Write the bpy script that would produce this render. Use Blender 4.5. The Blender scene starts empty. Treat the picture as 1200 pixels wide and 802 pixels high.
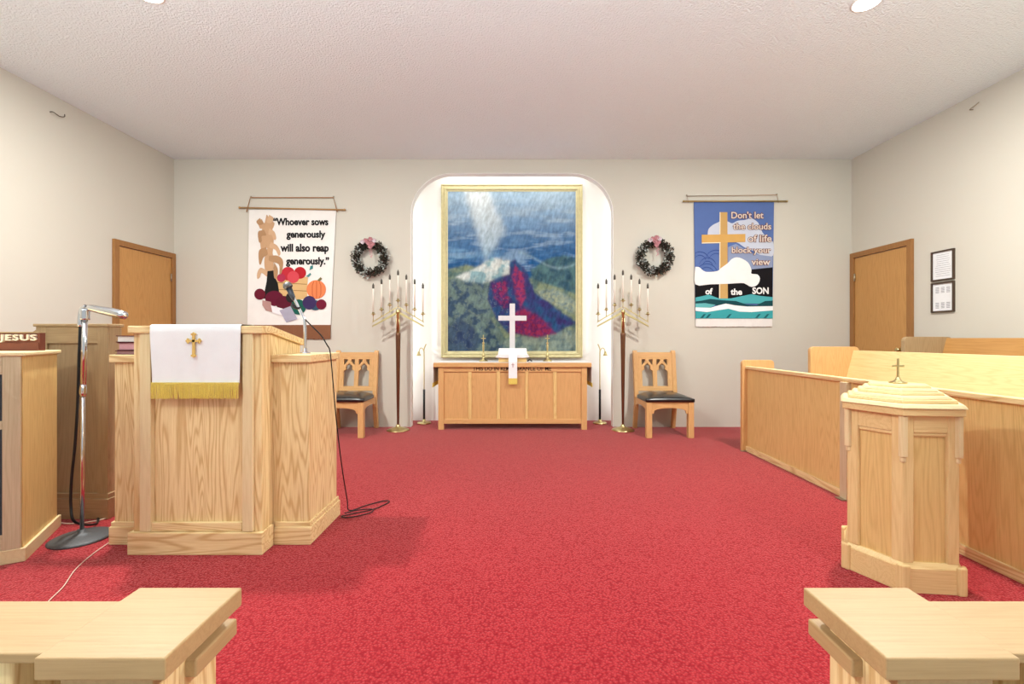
import bpy, bmesh, math, random
import numpy as np
from mathutils import Vector, Matrix, noise
R = math.radians
rnd = random.Random(7)
SC = bpy.context.scene
COL = SC.collection

# ---------------------------------------------------------------- camera
F = 533.0            # focal length in pixels of the 1200 px wide frame
CZ = 1.07            # eye height
HX, HY = 600.0, 397.0
cd = bpy.data.cameras.new('camera'); cam = bpy.data.objects.new('camera', cd); COL.objects.link(cam)
cam.location = (0, 0, CZ); cam.rotation_euler = (R(90), 0, 0)
cd.sensor_width = 36; cd.lens = 36 * F / 1200; cd.shift_y = -4 / 1200
cd.clip_start = 0.02
SC.camera = cam
# ---------------------------------------------------------------- world, exposure
w = bpy.data.worlds.new('world'); SC.world = w; w.use_nodes = True
w.node_tree.nodes['Background'].inputs[0].default_value = (0.93, .985, 1.0, 1)
w.node_tree.nodes['Background'].inputs[1].default_value = .9
SC.view_settings.view_transform = 'Standard'; SC.view_settings.look = 'None'
SC.view_settings.exposure = -0.42; SC.view_settings.gamma = 1.0
SC.view_settings.use_curve_mapping = False
# room sizes
XL, XR, YB, H, YF = -4.095, 4.116, 5.51, 3.242, -2.2
NICHE_Y = 5.94
CAN_POWER, UP_POWER, UP_TILT = 150, 95, 42
NICHE_TOP, NICHE_SIDE = 6.0, 5.2

def P(px, py, Y):
    return Vector(((px - HX) * Y / F, Y, CZ - (py - HY) * Y / F))

# ---------------------------------------------------------------- helpers
WM = {}
def reg(o, M, parent=None):
    COL.objects.link(o)
    if parent is not None:
        o.parent = parent
    WM[o] = M
    return o
def tag(o, label=None, cat=None, group=None, kind=None):
    if label: o['label'] = label
    if cat: o['category'] = cat
    if group: o['group'] = group
    if kind: o['kind'] = kind
    return o
def thing(name, label, cat, loc=(0, 0, 0), rz=0.0, group=None):
    o = bpy.data.objects.new(name, None); o.empty_display_size = 0.1
    o.location = loc; o.rotation_euler = (0, 0, rz)
    reg(o, Matrix.Translation(loc) @ Matrix.Rotation(rz, 4, 'Z'))
    return tag(o, label, cat, group)

class MB:
    """collects shapes into one mesh"""
    def __init__(s): s.v = []; s.f = []; s.m = []; s.cur = 0; s.sm = []; s.smooth = False
    def add(s, vs, fs):
        b = len(s.v); s.v += [Vector(v) for v in vs]
        for f in fs:
            s.f.append([b + i for i in f]); s.m.append(s.cur); s.sm.append(s.smooth)
    def box(s, x0, x1, y0, y1, z0, z1, M=None):
        vs = [Vector((x, y, z)) for x in (x0, x1) for y in (y0, y1) for z in (z0, z1)]
        if M is not None: vs = [M @ v for v in vs]
        s.add(vs, [(0, 1, 3, 2), (4, 6, 7, 5), (0, 4, 5, 1), (2, 3, 7, 6), (0, 2, 6, 4), (1, 5, 7, 3)])
        return s
    def prism(s, pts, a0, a1, axis='x', M=None):
        """polygon pts extruded along axis: x -> (y,z), y -> (x,z), z -> (x,y)"""
        def mk(p, a):
            v = {'x': (a, p[0], p[1]), 'y': (p[0], a, p[1]), 'z': (p[0], p[1], a)}[axis]
            v = Vector(v); return M @ v if M is not None else v
        n = len(pts)
        ar = sum(pts[i][0] * pts[(i + 1) % n][1] - pts[(i + 1) % n][0] * pts[i][1] for i in range(n))
        if (ar < 0) != (axis == 'y'): pts = pts[::-1]
        vs = [mk(p, a0) for p in pts] + [mk(p, a1) for p in pts]
        fs = [tuple(range(n))[::-1], tuple(range(n, 2 * n))]
        for i in range(n):
            j = (i + 1) % n; fs.append((i, j, n + j, n + i))
        if a1 < a0: fs = [f[::-1] for f in fs]
        s.add(vs, fs); return s
    def lathe(s, prof, c=(0, 0, 0), seg=24, M=None, rot=0.0):
        c = Vector(c); vs = []; fs = []; n = len(prof)
        for k in range(seg):
            a = 2 * math.pi * k / seg + rot
            for r, z in prof:
                v = Vector((r * math.cos(a), r * math.sin(a), z))
                if M is not None: v = M @ v
                vs.append(c + v)
        for k in range(seg):
            k2 = (k + 1) % seg
            for i in range(n - 1):
                fs.append((k * n + i, k2 * n + i, k2 * n + i + 1, k * n + i + 1))
        fs.append(tuple(k * n for k in range(seg))[::-1]); fs.append(tuple(k * n + n - 1 for k in range(seg)))
        s.add(vs, fs); return s
    def tube(s, pts, r, seg=10):
        pts = [Vector(p) for p in pts]; n = len(pts)
        rs = r if isinstance(r, (list, tuple)) else [r] * n
        vs = []; fs = []; up = None
        for i, p in enumerate(pts):
            d = (pts[min(i + 1, n - 1)] - pts[max(i - 1, 0)]).normalized()
            if up is None: up = Vector((0, 0, 1)) if abs(d.z) < 0.9 else Vector((1, 0, 0))
            a = d.cross(up)
            if a.length < 1e-6: a = d.cross(Vector((0, 1, 0)))
            a.normalize(); b = a.cross(d).normalized(); up = b
            for k in range(seg):
                t = 2 * math.pi * k / seg
                vs.append(p + (a * math.cos(t) + b * math.sin(t)) * rs[i])
        for i in range(n - 1):
            for k in range(seg):
                k2 = (k + 1) % seg
                fs.append((i * seg + k, i * seg + k2, (i + 1) * seg + k2, (i + 1) * seg + k))
        fs.append(tuple(range(seg))[::-1]); fs.append(tuple(range((n - 1) * seg, n * seg)))
        s.add(vs, fs); return s
    def ball(s, c, r, seg=12, rings=8, sx=1, sy=1, sz=1):
        prof = [(max(1e-4, r * math.sin(math.pi * i / rings)), -r * math.cos(math.pi * i / rings)) for i in range(rings + 1)]
        s.lathe(prof, c, seg, M=Matrix.Diagonal((sx, sy, sz)).to_3x3()); return s
    def build(s, name, mat, parent=None, bevel=0.0, world=True, mats=None):
        me = bpy.data.meshes.new(name)
        vs = s.v
        if parent is not None and world:
            inv = WM[parent].inverted(); vs = [inv @ v for v in vs]
        me.from_pydata([tuple(v) for v in vs], [], s.f)
        for m in (mats or [mat]): me.materials.append(m)
        me.polygons.foreach_set('material_index', s.m)
        me.polygons.foreach_set('use_smooth', s.sm)
        me.update()
        bm = bmesh.new(); bm.from_mesh(me); bmesh.ops.recalc_face_normals(bm, faces=bm.faces); bm.to_mesh(me); bm.free()
        o = bpy.data.objects.new(name, me)
        reg(o, WM[parent].copy() if parent is not None else Matrix.Identity(4), parent)
        if bevel:
            b = o.modifiers.new('bevel', 'BEVEL'); b.width = bevel; b.segments = 2; b.limit_method = 'ANGLE'; b.angle_limit = R(40)
            b.harden_normals = False
        return o
def sm(mb): mb.smooth = True; return mb
def spline(pts, n=8):
    """Catmull-Rom through points"""
    pts = [Vector(p) for p in pts]; out = []
    P_ = [pts[0] * 2 - pts[1]] + pts + [pts[-1] * 2 - pts[-2]]
    for i in range(1, len(P_) - 2):
        a, b, c, d = P_[i - 1:i + 3]
        for k in range(n):
            t = k / n
            out.append(0.5 * ((2 * b) + (c - a) * t + (2 * a - 5 * b + 4 * c - d) * t * t + (3 * b - a - 3 * c + d) * t ** 3))
    out.append(pts[-1]); return out
def curve_mesh(outer, holes, depth, bev=0.0):
    """flat plate with holes: a filled 2D curve turned into a mesh (x, z plane, thickness along y)"""
    cu = bpy.data.curves.new('tmp', 'CURVE'); cu.dimensions = '2D'; cu.fill_mode = 'BOTH'; cu.extrude = depth / 2
    cu.bevel_depth = bev; cu.bevel_resolution = 1
    for poly in [outer] + holes:
        sp = cu.splines.new('POLY'); sp.points.add(len(poly) - 1); sp.use_cyclic_u = True
        for i, p in enumerate(poly): sp.points[i].co = (p[0], p[1], 0, 1)
    o = bpy.data.objects.new('tmp', cu); COL.objects.link(o)
    bpy.context.view_layer.update()
    me = bpy.data.meshes.new_from_object(o.evaluated_get(bpy.context.evaluated_depsgraph_get()))
    bpy.data.objects.remove(o); bpy.data.curves.remove(cu)
    me.transform(Matrix.Rotation(R(90), 4, 'X'))
    return me
def text_obj(name, body, mat, x0, x1, z0, z1, y, parent, depth=0.002, offset=0.015, Mworld=None, spacing=1.0):
    """lettering fitted into the box x0..x1, z0..z1, facing -y (world) unless Mworld turns it"""
    cu = bpy.data.curves.new('tmp', 'FONT'); cu.body = body; cu.size = 1; cu.offset = offset; cu.extrude = 0.01; cu.resolution_u = 3
    cu.space_character = spacing
    o = bpy.data.objects.new('tmp', cu); COL.objects.link(o); bpy.context.view_layer.update()
    me = bpy.data.meshes.new_from_object(o.evaluated_get(bpy.context.evaluated_depsgraph_get()))
    bpy.data.objects.remove(o); bpy.data.curves.remove(cu)
    n = len(me.vertices); co = np.empty(n * 3); me.vertices.foreach_get('co', co); co = co.reshape(-1, 3)
    lo, hi = co.min(0), co.max(0)
    out = np.empty_like(co)
    out[:, 0] = x0 + (co[:, 0] - lo[0]) / (hi[0] - lo[0]) * (x1 - x0)
    out[:, 2] = z0 + (co[:, 1] - lo[1]) / (hi[1] - lo[1]) * (z1 - z0)
    out[:, 1] = y - (co[:, 2] - lo[2]) / (hi[2] - lo[2]) * depth
    M = Mworld or Matrix.Identity(4)
    M = WM[parent].inverted() @ M
    me.vertices.foreach_set('co', out.ravel()); me.transform(M)
    me.materials.clear(); me.materials.append(mat); me.name = name; me.update()
    ob = bpy.data.objects.new(name, me); reg(ob, WM[parent].copy(), parent)
    return ob
def copy_tree(o, parent=None):
    c = o.copy(); COL.objects.link(c); c.parent = parent
    for ch in [x for x in KIDS.get(o, [])]: copy_tree(ch, c)
    return c
KIDS = {}
def index_kids():
    KIDS.clear()
    for o in bpy.data.objects:
        if o.parent: KIDS.setdefault(o.parent, []).append(o)

# ---------------------------------------------------------------- materials
def s2l(c):
    c = [x / 255 for x in c]
    return tuple((x / 12.92 if x <= 0.04045 else ((x + 0.055) / 1.055) ** 2.4) for x in c) + (1,)
def mat_base(name, rough=0.5, metal=0.0, spec=0.5, coat=0.0):
    m = bpy.data.materials.new(name); m.use_nodes = True; nt = m.node_tree
    b = nt.nodes['Principled BSDF']
    b.inputs['Roughness'].default_value = rough; b.inputs['Metallic'].default_value = metal
    b.inputs['Specular IOR Level'].default_value = spec; b.inputs['Coat Weight'].default_value = coat
    b.inputs['Coat Roughness'].default_value = 0.25
    return m, nt, b
def N(nt, t, **kw):
    n = nt.nodes.new(t)
    for k, v in kw.items():
        if k in n.inputs: n.inputs[k].default_value = v
        else: setattr(n, k, v)
    return n
def math_(nt, op, a, b=None):
    n = nt.nodes.new('ShaderNodeMath'); n.operation = op
    for i, x in enumerate((a, b)):
        if x is None: continue
        if isinstance(x, (int, float)): n.inputs[i].default_value = x
        else: nt.links.new(x, n.inputs[i])
    return n.outputs[0]
def mixc(nt, fac, a, b):
    n = nt.nodes.new('ShaderNodeMix'); n.data_type = 'RGBA'
    for i, x in ((0, fac), (6, a), (7, b)):
        if isinstance(x, (int, float, tuple)): n.inputs[i].default_value = x
        else: nt.links.new(x, n.inputs[i])
    return n.outputs[2]
def coords(nt, scale=(1, 1, 1), loc=(0, 0, 0)):
    tc = nt.nodes.new('ShaderNodeTexCoord'); mp = nt.nodes.new('ShaderNodeMapping')
    mp.inputs['Scale'].default_value = scale; mp.inputs['Location'].default_value = loc
    nt.links.new(tc.outputs['Object'], mp.inputs[0]); return mp.outputs[0]
def bump(nt, b, h, strength=0.3, dist=0.002):
    n = N(nt, 'ShaderNodeBump'); n.inputs['Strength'].default_value = strength; n.inputs['Distance'].default_value = dist
    nt.links.new(h, n.inputs['Height']); nt.links.new(n.outputs[0], b.inputs['Normal'])
WOODS = {}
def wood(tone, axis, seed=0):
    key = (tone, axis)
    if key in WOODS: return WOODS[key]
    light, dark = {'rail': ((190, 158, 114), (164, 132, 88)), 'oak': ((250, 228, 176), (202, 160, 102)), 'pale': ((236, 216, 172), (212, 184, 132)),
                   'font': ((238, 210, 154), (208, 172, 114)), 'gold': ((236, 204, 140), (200, 160, 96)),
                   'altar': ((222, 176, 120), (192, 144, 88)), 'brown': ((180, 155, 118), (150, 124, 88)),
                   'greyoak': ((214, 196, 162), (186, 164, 128)), 'door': ((198, 150, 90), (168, 120, 66)),
                   'casing': ((160, 114, 66), (138, 94, 50))}[tone]
    m, nt, b = mat_base('wood_%s_%s' % (tone, axis), rough=0.42, spec=0.35)
    k = 0.075
    sc = {'x': (k, 1, 1), 'y': (1, k, 1), 'z': (1, 1, k)}[axis]
    co = coords(nt, sc, (seed * 1.7 + len(WOODS) * 3.1, 0.4, 0.9))
    n1 = N(nt, 'ShaderNodeTexNoise', Scale=7.0, Detail=2.0, Roughness=0.5, Distortion=0.3); nt.links.new(co, n1.inputs['Vector'])
    ph = math_(nt, 'MULTIPLY', n1.outputs['Fac'], {'x': 120.0, 'y': 120.0, 'z': 150.0}[axis])
    sn = math_(nt, 'SINE', ph)
    ring = math_(nt, 'MULTIPLY', math_(nt, 'ADD', sn, 1.0), 0.5)
    ring = math_(nt, 'POWER', ring, 2.6)
    k2 = 0.035
    sc2 = {'x': (k2, 1, 1), 'y': (1, k2, 1), 'z': (1, 1, k2)}[axis]
    co2 = coords(nt, sc2)
    n2 = N(nt, 'ShaderNodeTexNoise', Scale=260.0, Detail=2.0, Roughness=0.6); nt.links.new(co2, n2.inputs['Vector'])
    n3 = N(nt, 'ShaderNodeTexNoise', Scale=2.2, Detail=2.0); nt.links.new(co, n3.inputs['Vector'])
    fine = N(nt, 'ShaderNodeMapRange'); nt.links.new(n2.outputs['Fac'], fine.inputs[0])
    fine.inputs[1].default_value = 0.42; fine.inputs[2].default_value = 0.68
    f = math_(nt, 'ADD', math_(nt, 'MULTIPLY', ring, {'oak': .78, 'gold': .42, 'font': .34, 'pale': .3, 'rail': .22, 'altar': .38, 'door': .4}.get(tone, .4)), math_(nt, 'MULTIPLY', fine.outputs[0], 0.42))
    f = math_(nt, 'MINIMUM', f, 1.0)
    c = mixc(nt, f, s2l(light), s2l(dark))
    big = N(nt, 'ShaderNodeMapRange'); nt.links.new(n3.outputs['Fac'], big.inputs[0])
    big.inputs[1].default_value = .9; big.inputs[2].default_value = 0.7
    c2 = mixc(nt, math_(nt, 'MULTIPLY', big.outputs[0], 0.35), c, s2l(tuple(int(0.5 * (p + q)) for p, q in zip(light, dark))))
    nt.links.new(c2, b.inputs['Base Color'])
    bump(nt, b, fine.outputs[0], 0.12, 0.0006)
    WOODS[key] = m; return m
def plain(name, rgb, rough=0.6, metal=0.0, noise_amt=0.12, nscale=30.0, spec=0.4, bmp=0.0, coat=0.0):
    m, nt, b = mat_base(name, rough, metal, spec, coat)
    co = coords(nt); n = N(nt, 'ShaderNodeTexNoise', Scale=nscale, Detail=4.0, Roughness=0.6); nt.links.new(co, n.inputs['Vector'])
    c = s2l(rgb); d = tuple(x * (1 - noise_amt * 2) for x in c[:3]) + (1,)
    nt.links.new(mixc(nt, n.outputs['Fac'], c if noise_amt == 0 else tuple(min(1, x * (1 + noise_amt)) for x in c[:3]) + (1,), d), b.inputs['Base Color'])
    if bmp: bump(nt, b, n.outputs['Fac'], bmp, 0.004)
    return m
def fabric(name, rgb, rough=0.85, weave=700.0):
    m, nt, b = mat_base(name, rough, 0, 0.2)
    co = coords(nt); n = N(nt, 'ShaderNodeTexNoise', Scale=weave, Detail=1.0); nt.links.new(co, n.inputs['Vector'])
    n2 = N(nt, 'ShaderNodeTexNoise', Scale=9.0, Detail=3.0); nt.links.new(co, n2.inputs['Vector'])
    c = s2l(rgb); f = math_(nt, 'MULTIPLY', math_(nt, 'ADD', n.outputs['Fac'], n2.outputs['Fac']), 0.5)
    nt.links.new(mixc(nt, f, tuple(min(1, x * 1.08) for x in c[:3]) + (1,), tuple(x * 0.86 for x in c[:3]) + (1,)), b.inputs['Base Color'])
    bump(nt, b, n.outputs['Fac'], 0.25, 0.001); return m
def emis(name, rgb, s):
    m, nt, b = mat_base(name); b.inputs['Emission Color'].default_value = rgb + (1,); b.inputs['Emission Strength'].default_value = s
    b.inputs['Base Color'].default_value = (0.9, 0.9, 0.88, 1); return m
def carpet_mat():
    m, nt, b = mat_base('red_loop_carpet', 0.95, 0, 0.1)
    b.inputs['Sheen Weight'].default_value = 1.0; b.inputs['Sheen Roughness'].default_value = 0.3
    b.inputs['Sheen Tint'].default_value = s2l((255, 190, 190))
    co = coords(nt)
    v = N(nt, 'ShaderNodeTexVoronoi', Scale=115.0); nt.links.new(co, v.inputs['Vector'])
    n = N(nt, 'ShaderNodeTexNoise', Scale=1.6, Detail=4.0); nt.links.new(co, n.inputs['Vector'])
    n2 = N(nt, 'ShaderNodeTexNoise', Scale=95.0, Detail=2.0); nt.links.new(co, n2.inputs['Vector'])
    d = N(nt, 'ShaderNodeMapRange'); nt.links.new(v.outputs['Distance'], d.inputs[0]); d.inputs[1].default_value = 0.15; d.inputs[2].default_value = 0.75
    nf = N(nt, 'ShaderNodeMapRange'); nt.links.new(n2.outputs['Fac'], nf.inputs[0]); nf.inputs[1].default_value = .95; nf.inputs[2].default_value = 0.65
    f = math_(nt, 'ADD', math_(nt, 'MULTIPLY', d.outputs[0], 0.5), math_(nt, 'MULTIPLY', nf.outputs[0], 0.5))
    c = mixc(nt, f, s2l((206, 74, 76)), s2l((126, 22, 32)))
    c = mixc(nt, math_(nt, 'MULTIPLY', n.outputs['Fac'], 0.35), c, s2l((176, 46, 54)))
    nt.links.new(c, b.inputs['Base Color'])
    bump(nt, b, math_(nt, 'SUBTRACT', 1.0, f), 0.6, 0.006); return m
def wall_mat(name, rgb, bs=240.0, st=0.12, dist=0.002, amt=0.03):
    m, nt, b = mat_base(name, 0.8, 0, 0.2)
    co = coords(nt); n = N(nt, 'ShaderNodeTexNoise', Scale=bs, Detail=3.0); nt.links.new(co, n.inputs['Vector'])
    n2 = N(nt, 'ShaderNodeTexNoise', Scale=0.8, Detail=3.0); nt.links.new(co, n2.inputs['Vector'])
    c = s2l(rgb)
    nt.links.new(mixc(nt, n2.outputs['Fac'], tuple(min(1, x * (1 + amt)) for x in c[:3]) + (1,), tuple(x * (1 - amt) for x in c[:3]) + (1,)), b.inputs['Base Color'])
    bump(nt, b, n.outputs['Fac'], st, dist); return m

M_WALL = wall_mat('cream_wall_paint', (204, 200, 188))
M_NICHE = wall_mat('white_niche_paint', (240, 239, 235))
M_CEIL = wall_mat('stippled_ceiling', (232, 242, 246), 70.0, 0.9, 0.012, 0.02)
M_CARPET = carpet_mat()
M_PALE_FLOOR = wall_mat('pale_bounce_floor', (206, 204, 196))  # unseen floor, kept pale so less red bounces to the ceiling
M_BRASS = plain('polished_brass', (212, 196, 142), 0.28, 1.0, 0.06, 40)
M_BRONZE = plain('brown_bronze_pole', (120, 84, 62), 0.3, 0.7, 0.08, 40)
M_CHROME = plain('chrome', (215, 215, 218), 0.14, 1.0, 0.02, 10)
M_BLACK = plain('black_plastic', (22, 22, 24), 0.45, 0, 0.1, 60)
M_IRON = plain('grey_cast_iron', (92, 94, 96), 0.5, 0.35, 0.35, 160, bmp=0.3)
M_LEATHER = plain('black_leather', (26, 27, 28), 0.28, 0, 0.15, 60, spec=0.6, bmp=0.12, coat=0.3)
M_WAX = plain('white_candle', (240, 236, 224), 0.5, 0, 0.02, 10)
M_WICK = plain('dark_candle_tip', (84, 80, 72), 0.45, 0.3, 0.1, 80)
M_LINEN = fabric('white_linen', (238, 238, 238))
M_CLOTH = fabric('white_cloth', (243, 244, 246))
M_FRINGE = plain('gold_fringe', (250, 212, 104), 0.6, 0.0, 0.25, 260)
M_GOLDTH = plain('gold_thread', (226, 188, 104), 0.5, 0.0, 0.15, 300)
M_GILT = plain('gilt_frame', (214, 204, 158), 0.45, 0.25, 0.12, 25)
M_MARBLE = plain('white_marble', (226, 226, 228), 0.4, 0, 0.08, 12)
M_MAROON = plain('maroon_cover', (94, 36, 44), 0.55)
M_DKWOOD = plain('dark_frame_wood', (74, 58, 46), 0.45)
M_WIRE = plain('white_cable', (222, 198, 182), 0.6)
M_TEXT = plain('dark_lettering', (58, 34, 22), 0.7)
M_STEEL = plain('dull_steel', (170, 160, 140), 0.4, 0.8)
M_GRILLE = plain('grey_grille_cloth', (70, 78, 84), 0.9, 0, 0.3, 300)

# ================================================================ STRUCTURE
def struct(o): o['kind'] = 'structure'; return o
struct(MB().box(XL - .15, XR + .15, .35, NICHE_Y + .15, -0.1, 0).build('floor', M_CARPET))
struct(MB().box(XL - .15, XR + .15, YF - .15, .35, -0.1, 0).build('floor', M_PALE_FLOOR))
struct(MB().box(XL - .15, XR + .15, YF - .15, YB + .0, H, H + .12).build('ceiling', M_CEIL))
struct(MB().box(XL - .15, XL, YF, YB, 0, H).build('wall_left', M_WALL))
struct(MB().box(XR, XR + .15, YF, YB, 0, H).build('wall_right', M_WALL))
# back wall with the rounded opening of the niche
ax, atop, ar = 1.228, 3.076, 0.50
arch = []
for i in range(17):
    a = math.pi / 2 * i / 16
    arch.append((-ax + ar - ar * math.cos(a), atop - ar + ar * math.sin(a)))
arch += [(-x, z) for x, z in arch[::-1]]
outline = [(XL - .15, 0), (-ax, 0)] + arch + [(ax, 0), (XR + .15, 0), (XR + .15, H + .12), (XL - .15, H + .12)]
TW = 0.10
wb = MB().prism(outline, YB, YB + TW, 'y').build('wall_back', M_WALL); struct(wb)
# white jamb lining of the opening
lin = MB(); path = [(-ax, 0)] + arch + [(ax, 0)]
t_ = 0.006
def inset(p):
    x, z = p; cx = max(-ax + ar, min(ax - ar, x)); cz = min(z, atop - ar)
    d = Vector((cx - x, cz - z)); 
    if z <= atop - ar: d = Vector((1 if x < 0 else -1, 0))
    elif d.length < 1e-6: d = Vector((0, -1))
    d.normalize(); return (x + d.x * t_, z + d.y * t_)
for a, b in zip(path[:-1], path[1:]):
    ia, ib = inset(a), inset(b)
    vs = []
    for (x, z) in (a, b, ib, ia):
        vs += [(x, YB - .002, z), (x, YB + TW, z)]
    lin.add(vs, [(0, 2, 4, 6), (1, 7, 5, 3), (0, 1, 3, 2), (4, 5, 7, 6), (2, 3, 5, 4), (0, 6, 7, 1)])
struct(lin.build('trim_1', M_NICHE))
NW = 1.62
struct(MB().box(-NW - .1, NW + .1, NICHE_Y, NICHE_Y + .1, 0, 3.5).build('wall_niche_back', M_NICHE))
struct(MB().box(-NW - .1, -NW, YB + TW, NICHE_Y, 0, 3.5).build('wall_niche_left', M_NICHE))
struct(MB().box(NW, NW + .1, YB + TW, NICHE_Y, 0, 3.5).build('wall_niche_right', M_NICHE))
struct(MB().box(-NW, NW, YB + TW, NICHE_Y, 3.4, 3.5).build('ceiling_niche', M_NICHE))

def area(name, loc, sx, sy, power, color, rot=(0, 0, 0), parent=None, shape='RECTANGLE', spread=180):
    l = bpy.data.lights.new(name, 'AREA'); l.shape = shape; l.size = sx; l.size_y = sy; l.energy = power; l.color = color; l.spread = R(spread)
    o = bpy.data.objects.new(name, l)
    o.rotation_euler = rot
    if parent is not None: o.location = Vector(loc) - parent.location; 
    else: o.location = loc
    reg(o, Matrix.Translation(loc), parent); return o
M_LAMP = emis('lamp_lens', (1.0, .985, 0.93), 30.0)
M_TUBE = emis('tube_glass', (1.0, 0.98, 0.95), 4.0)
M_FILL_GLOW = emis('fill_glow', (1.0, 0.98, 0.95), 3.0)  # glowing disc of the added uplighters
M_TRIMW = plain('white_enamel', (235, 232, 226), 0.4, 0, 0.02)
# recessed ceiling lights: two at the top of the picture, second row added out of view as fill
cans = [(-2.29, 2.86, 'recessed round ceiling light at the top left, above the pulpit side'),
        (2.29, 2.935, 'recessed round ceiling light at the top right, above the font'),
        (-2.29, -.35, 'added round ceiling light of an unseen second row on the left, above the viewpoint'),
        (2.29, -.35, 'added round ceiling light of an unseen second row on the right, above the viewpoint')]
def can(x, y, label, group='recessed ceiling lights'):
    t = thing('ceiling_light', label, 'ceiling light', (x, y, H), 0, group)
    sm(MB()).lathe([(0.07, 0.0), (0.07, -0.004), (0.082, -0.007), (0.088, -0.004), (0.088, 0.0)], (x, y, H), 32).build('trim_ring', M_TRIMW, t)
    MB().lathe([(0.001, -.006), (0.069, -.006), (0.069, -0.009), (.001, -.011)], (x, y, H), 32).build('lens', M_LAMP, t)
    area('lamp', (x, y, H - .02), .15, .15, CAN_POWER * (1.0 if y > 1 else .45), (1.0, .985, 0.93), parent=t, shape='DISK')
for c in cans: can(*c)
# added bowl uplighters, out of view, that brighten the ceiling
def bowl(x, y, label):
    z = 2.22
    t = thing('fill_uplighter', label, 'added fill lamp', (x, y, H), 0, 'added fill uplighters')
    sm(MB()).lathe([(.001, -.10), (.08, -.09), (.17, -.04), (.22, .03), (.215, .03), (.16, -.03), (.001, -.08)], (x, y, z), 32).build('bowl', M_TRIMW, t)
    sm(MB()).lathe([(.001, .0), (.17, .0), (.17, .006), (.001, .008)], (x, y, z), 32).build('fill_glass', M_FILL_GLOW, t)
    m = sm(MB())
    for a in range(3): m.tube([(x + .2 * math.cos(a * 2.09), y + .2 * math.sin(a * 2.09), z + .03), (x, y, z + .45)], .003, 6)
    m.tube([(x, y, z + .45), (x, y, H)], .006, 8).build('suspension', M_TRIMW, t)
    area('lamp', (x, y, z + .035), .3, .3, UP_POWER, (.87, .975, 1.0), rot=(R(180 - UP_TILT), 0, 0), parent=t, shape='DISK')
for x, nm in ((-2.3, 'left'), (0, 'middle'), (2.3, 'right')):
    bowl(x, .55, 'added white bowl uplighter, unseen above the %s of the viewpoint' % nm)
# tubes hidden behind the edge of the niche
def tube_lamp(label, p0, p1, power, rot, sx, sy, off):
    c = (Vector(p0) + Vector(p1)) / 2
    t = thing('tube_light', label, 'lamp', tuple(c), 0, 'tube lights hidden in the niche')
    sm(MB()).tube([p0, p1], 0.013, 12).build('tube', M_TUBE, t)
    area('lamp', tuple(c + Vector(off)), sx, sy, power, (1.0, 0.985, 0.96), rot=rot, parent=t)
    return t
yt = YB + TW + .05
tube_lamp('tube light hidden above the picture behind the niche edge', (-.9, yt, 3.25), (.9, yt, 3.25), NICHE_TOP, (R(38), 0, 0), 1.9, .05, (0, .03, -.03))
for s in (-1, 1):
    tube_lamp('vertical tube light hidden behind the %s niche edge' % ('left' if s < 0 else 'right'), (s * 1.42, yt, .1), (s * 1.42, yt, 3.1), NICHE_SIDE,
              (R(90), 0, R(s * 30)), .05, 2.9, (-s * .01, .03, 0))

# doors beside the corners
def door(n, X, s):
    d = MB().box(X - .02 * (s < 0), X + .02 * (s > 0), 4.72, 5.44, 0, 2.02) if False else MB()
    a, b = sorted((X, X - s * .012))
    d.box(a, b, 4.72, 5.445, 0.005, 2.03)
    o = struct(d.build('door_%d' % n, wood('door', 'z')))
    a2, b2 = sorted((X, X - s * .03))
    c = MB().box(a2, b2, 4.655, 4.715, 0, 2.095).box(a2, b2, 5.45, 5.505, 0, 2.095).box(a2, b2, 4.715, 5.45, 2.035, 2.095)
    c.build('door_casing', wood('casing', 'z'), o, 0.003)
    for z in (0.35, 1.80):
        h = sm(MB()).tube([(X - s * .022, 5.437, z - .045), (X - s * .022, 5.437, z + .045)], .008, 8)
        h.build('hinge', M_STEEL, o)
    sm(MB()).lathe([(.001, 0), (.026, .0), (.026, .006), (.01, .012), (.01, .03), (.024, .04), (.026, .052), (.018, .06), (.001, .061)],
               (X - s * .012, 4.79, 0.95), 20, M=Matrix.Rotation(R(-90 * s), 3, 'Y')).build('door_knob', M_BRASS, o)
door(1, XL, -1); door(2, XR, 1)

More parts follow.
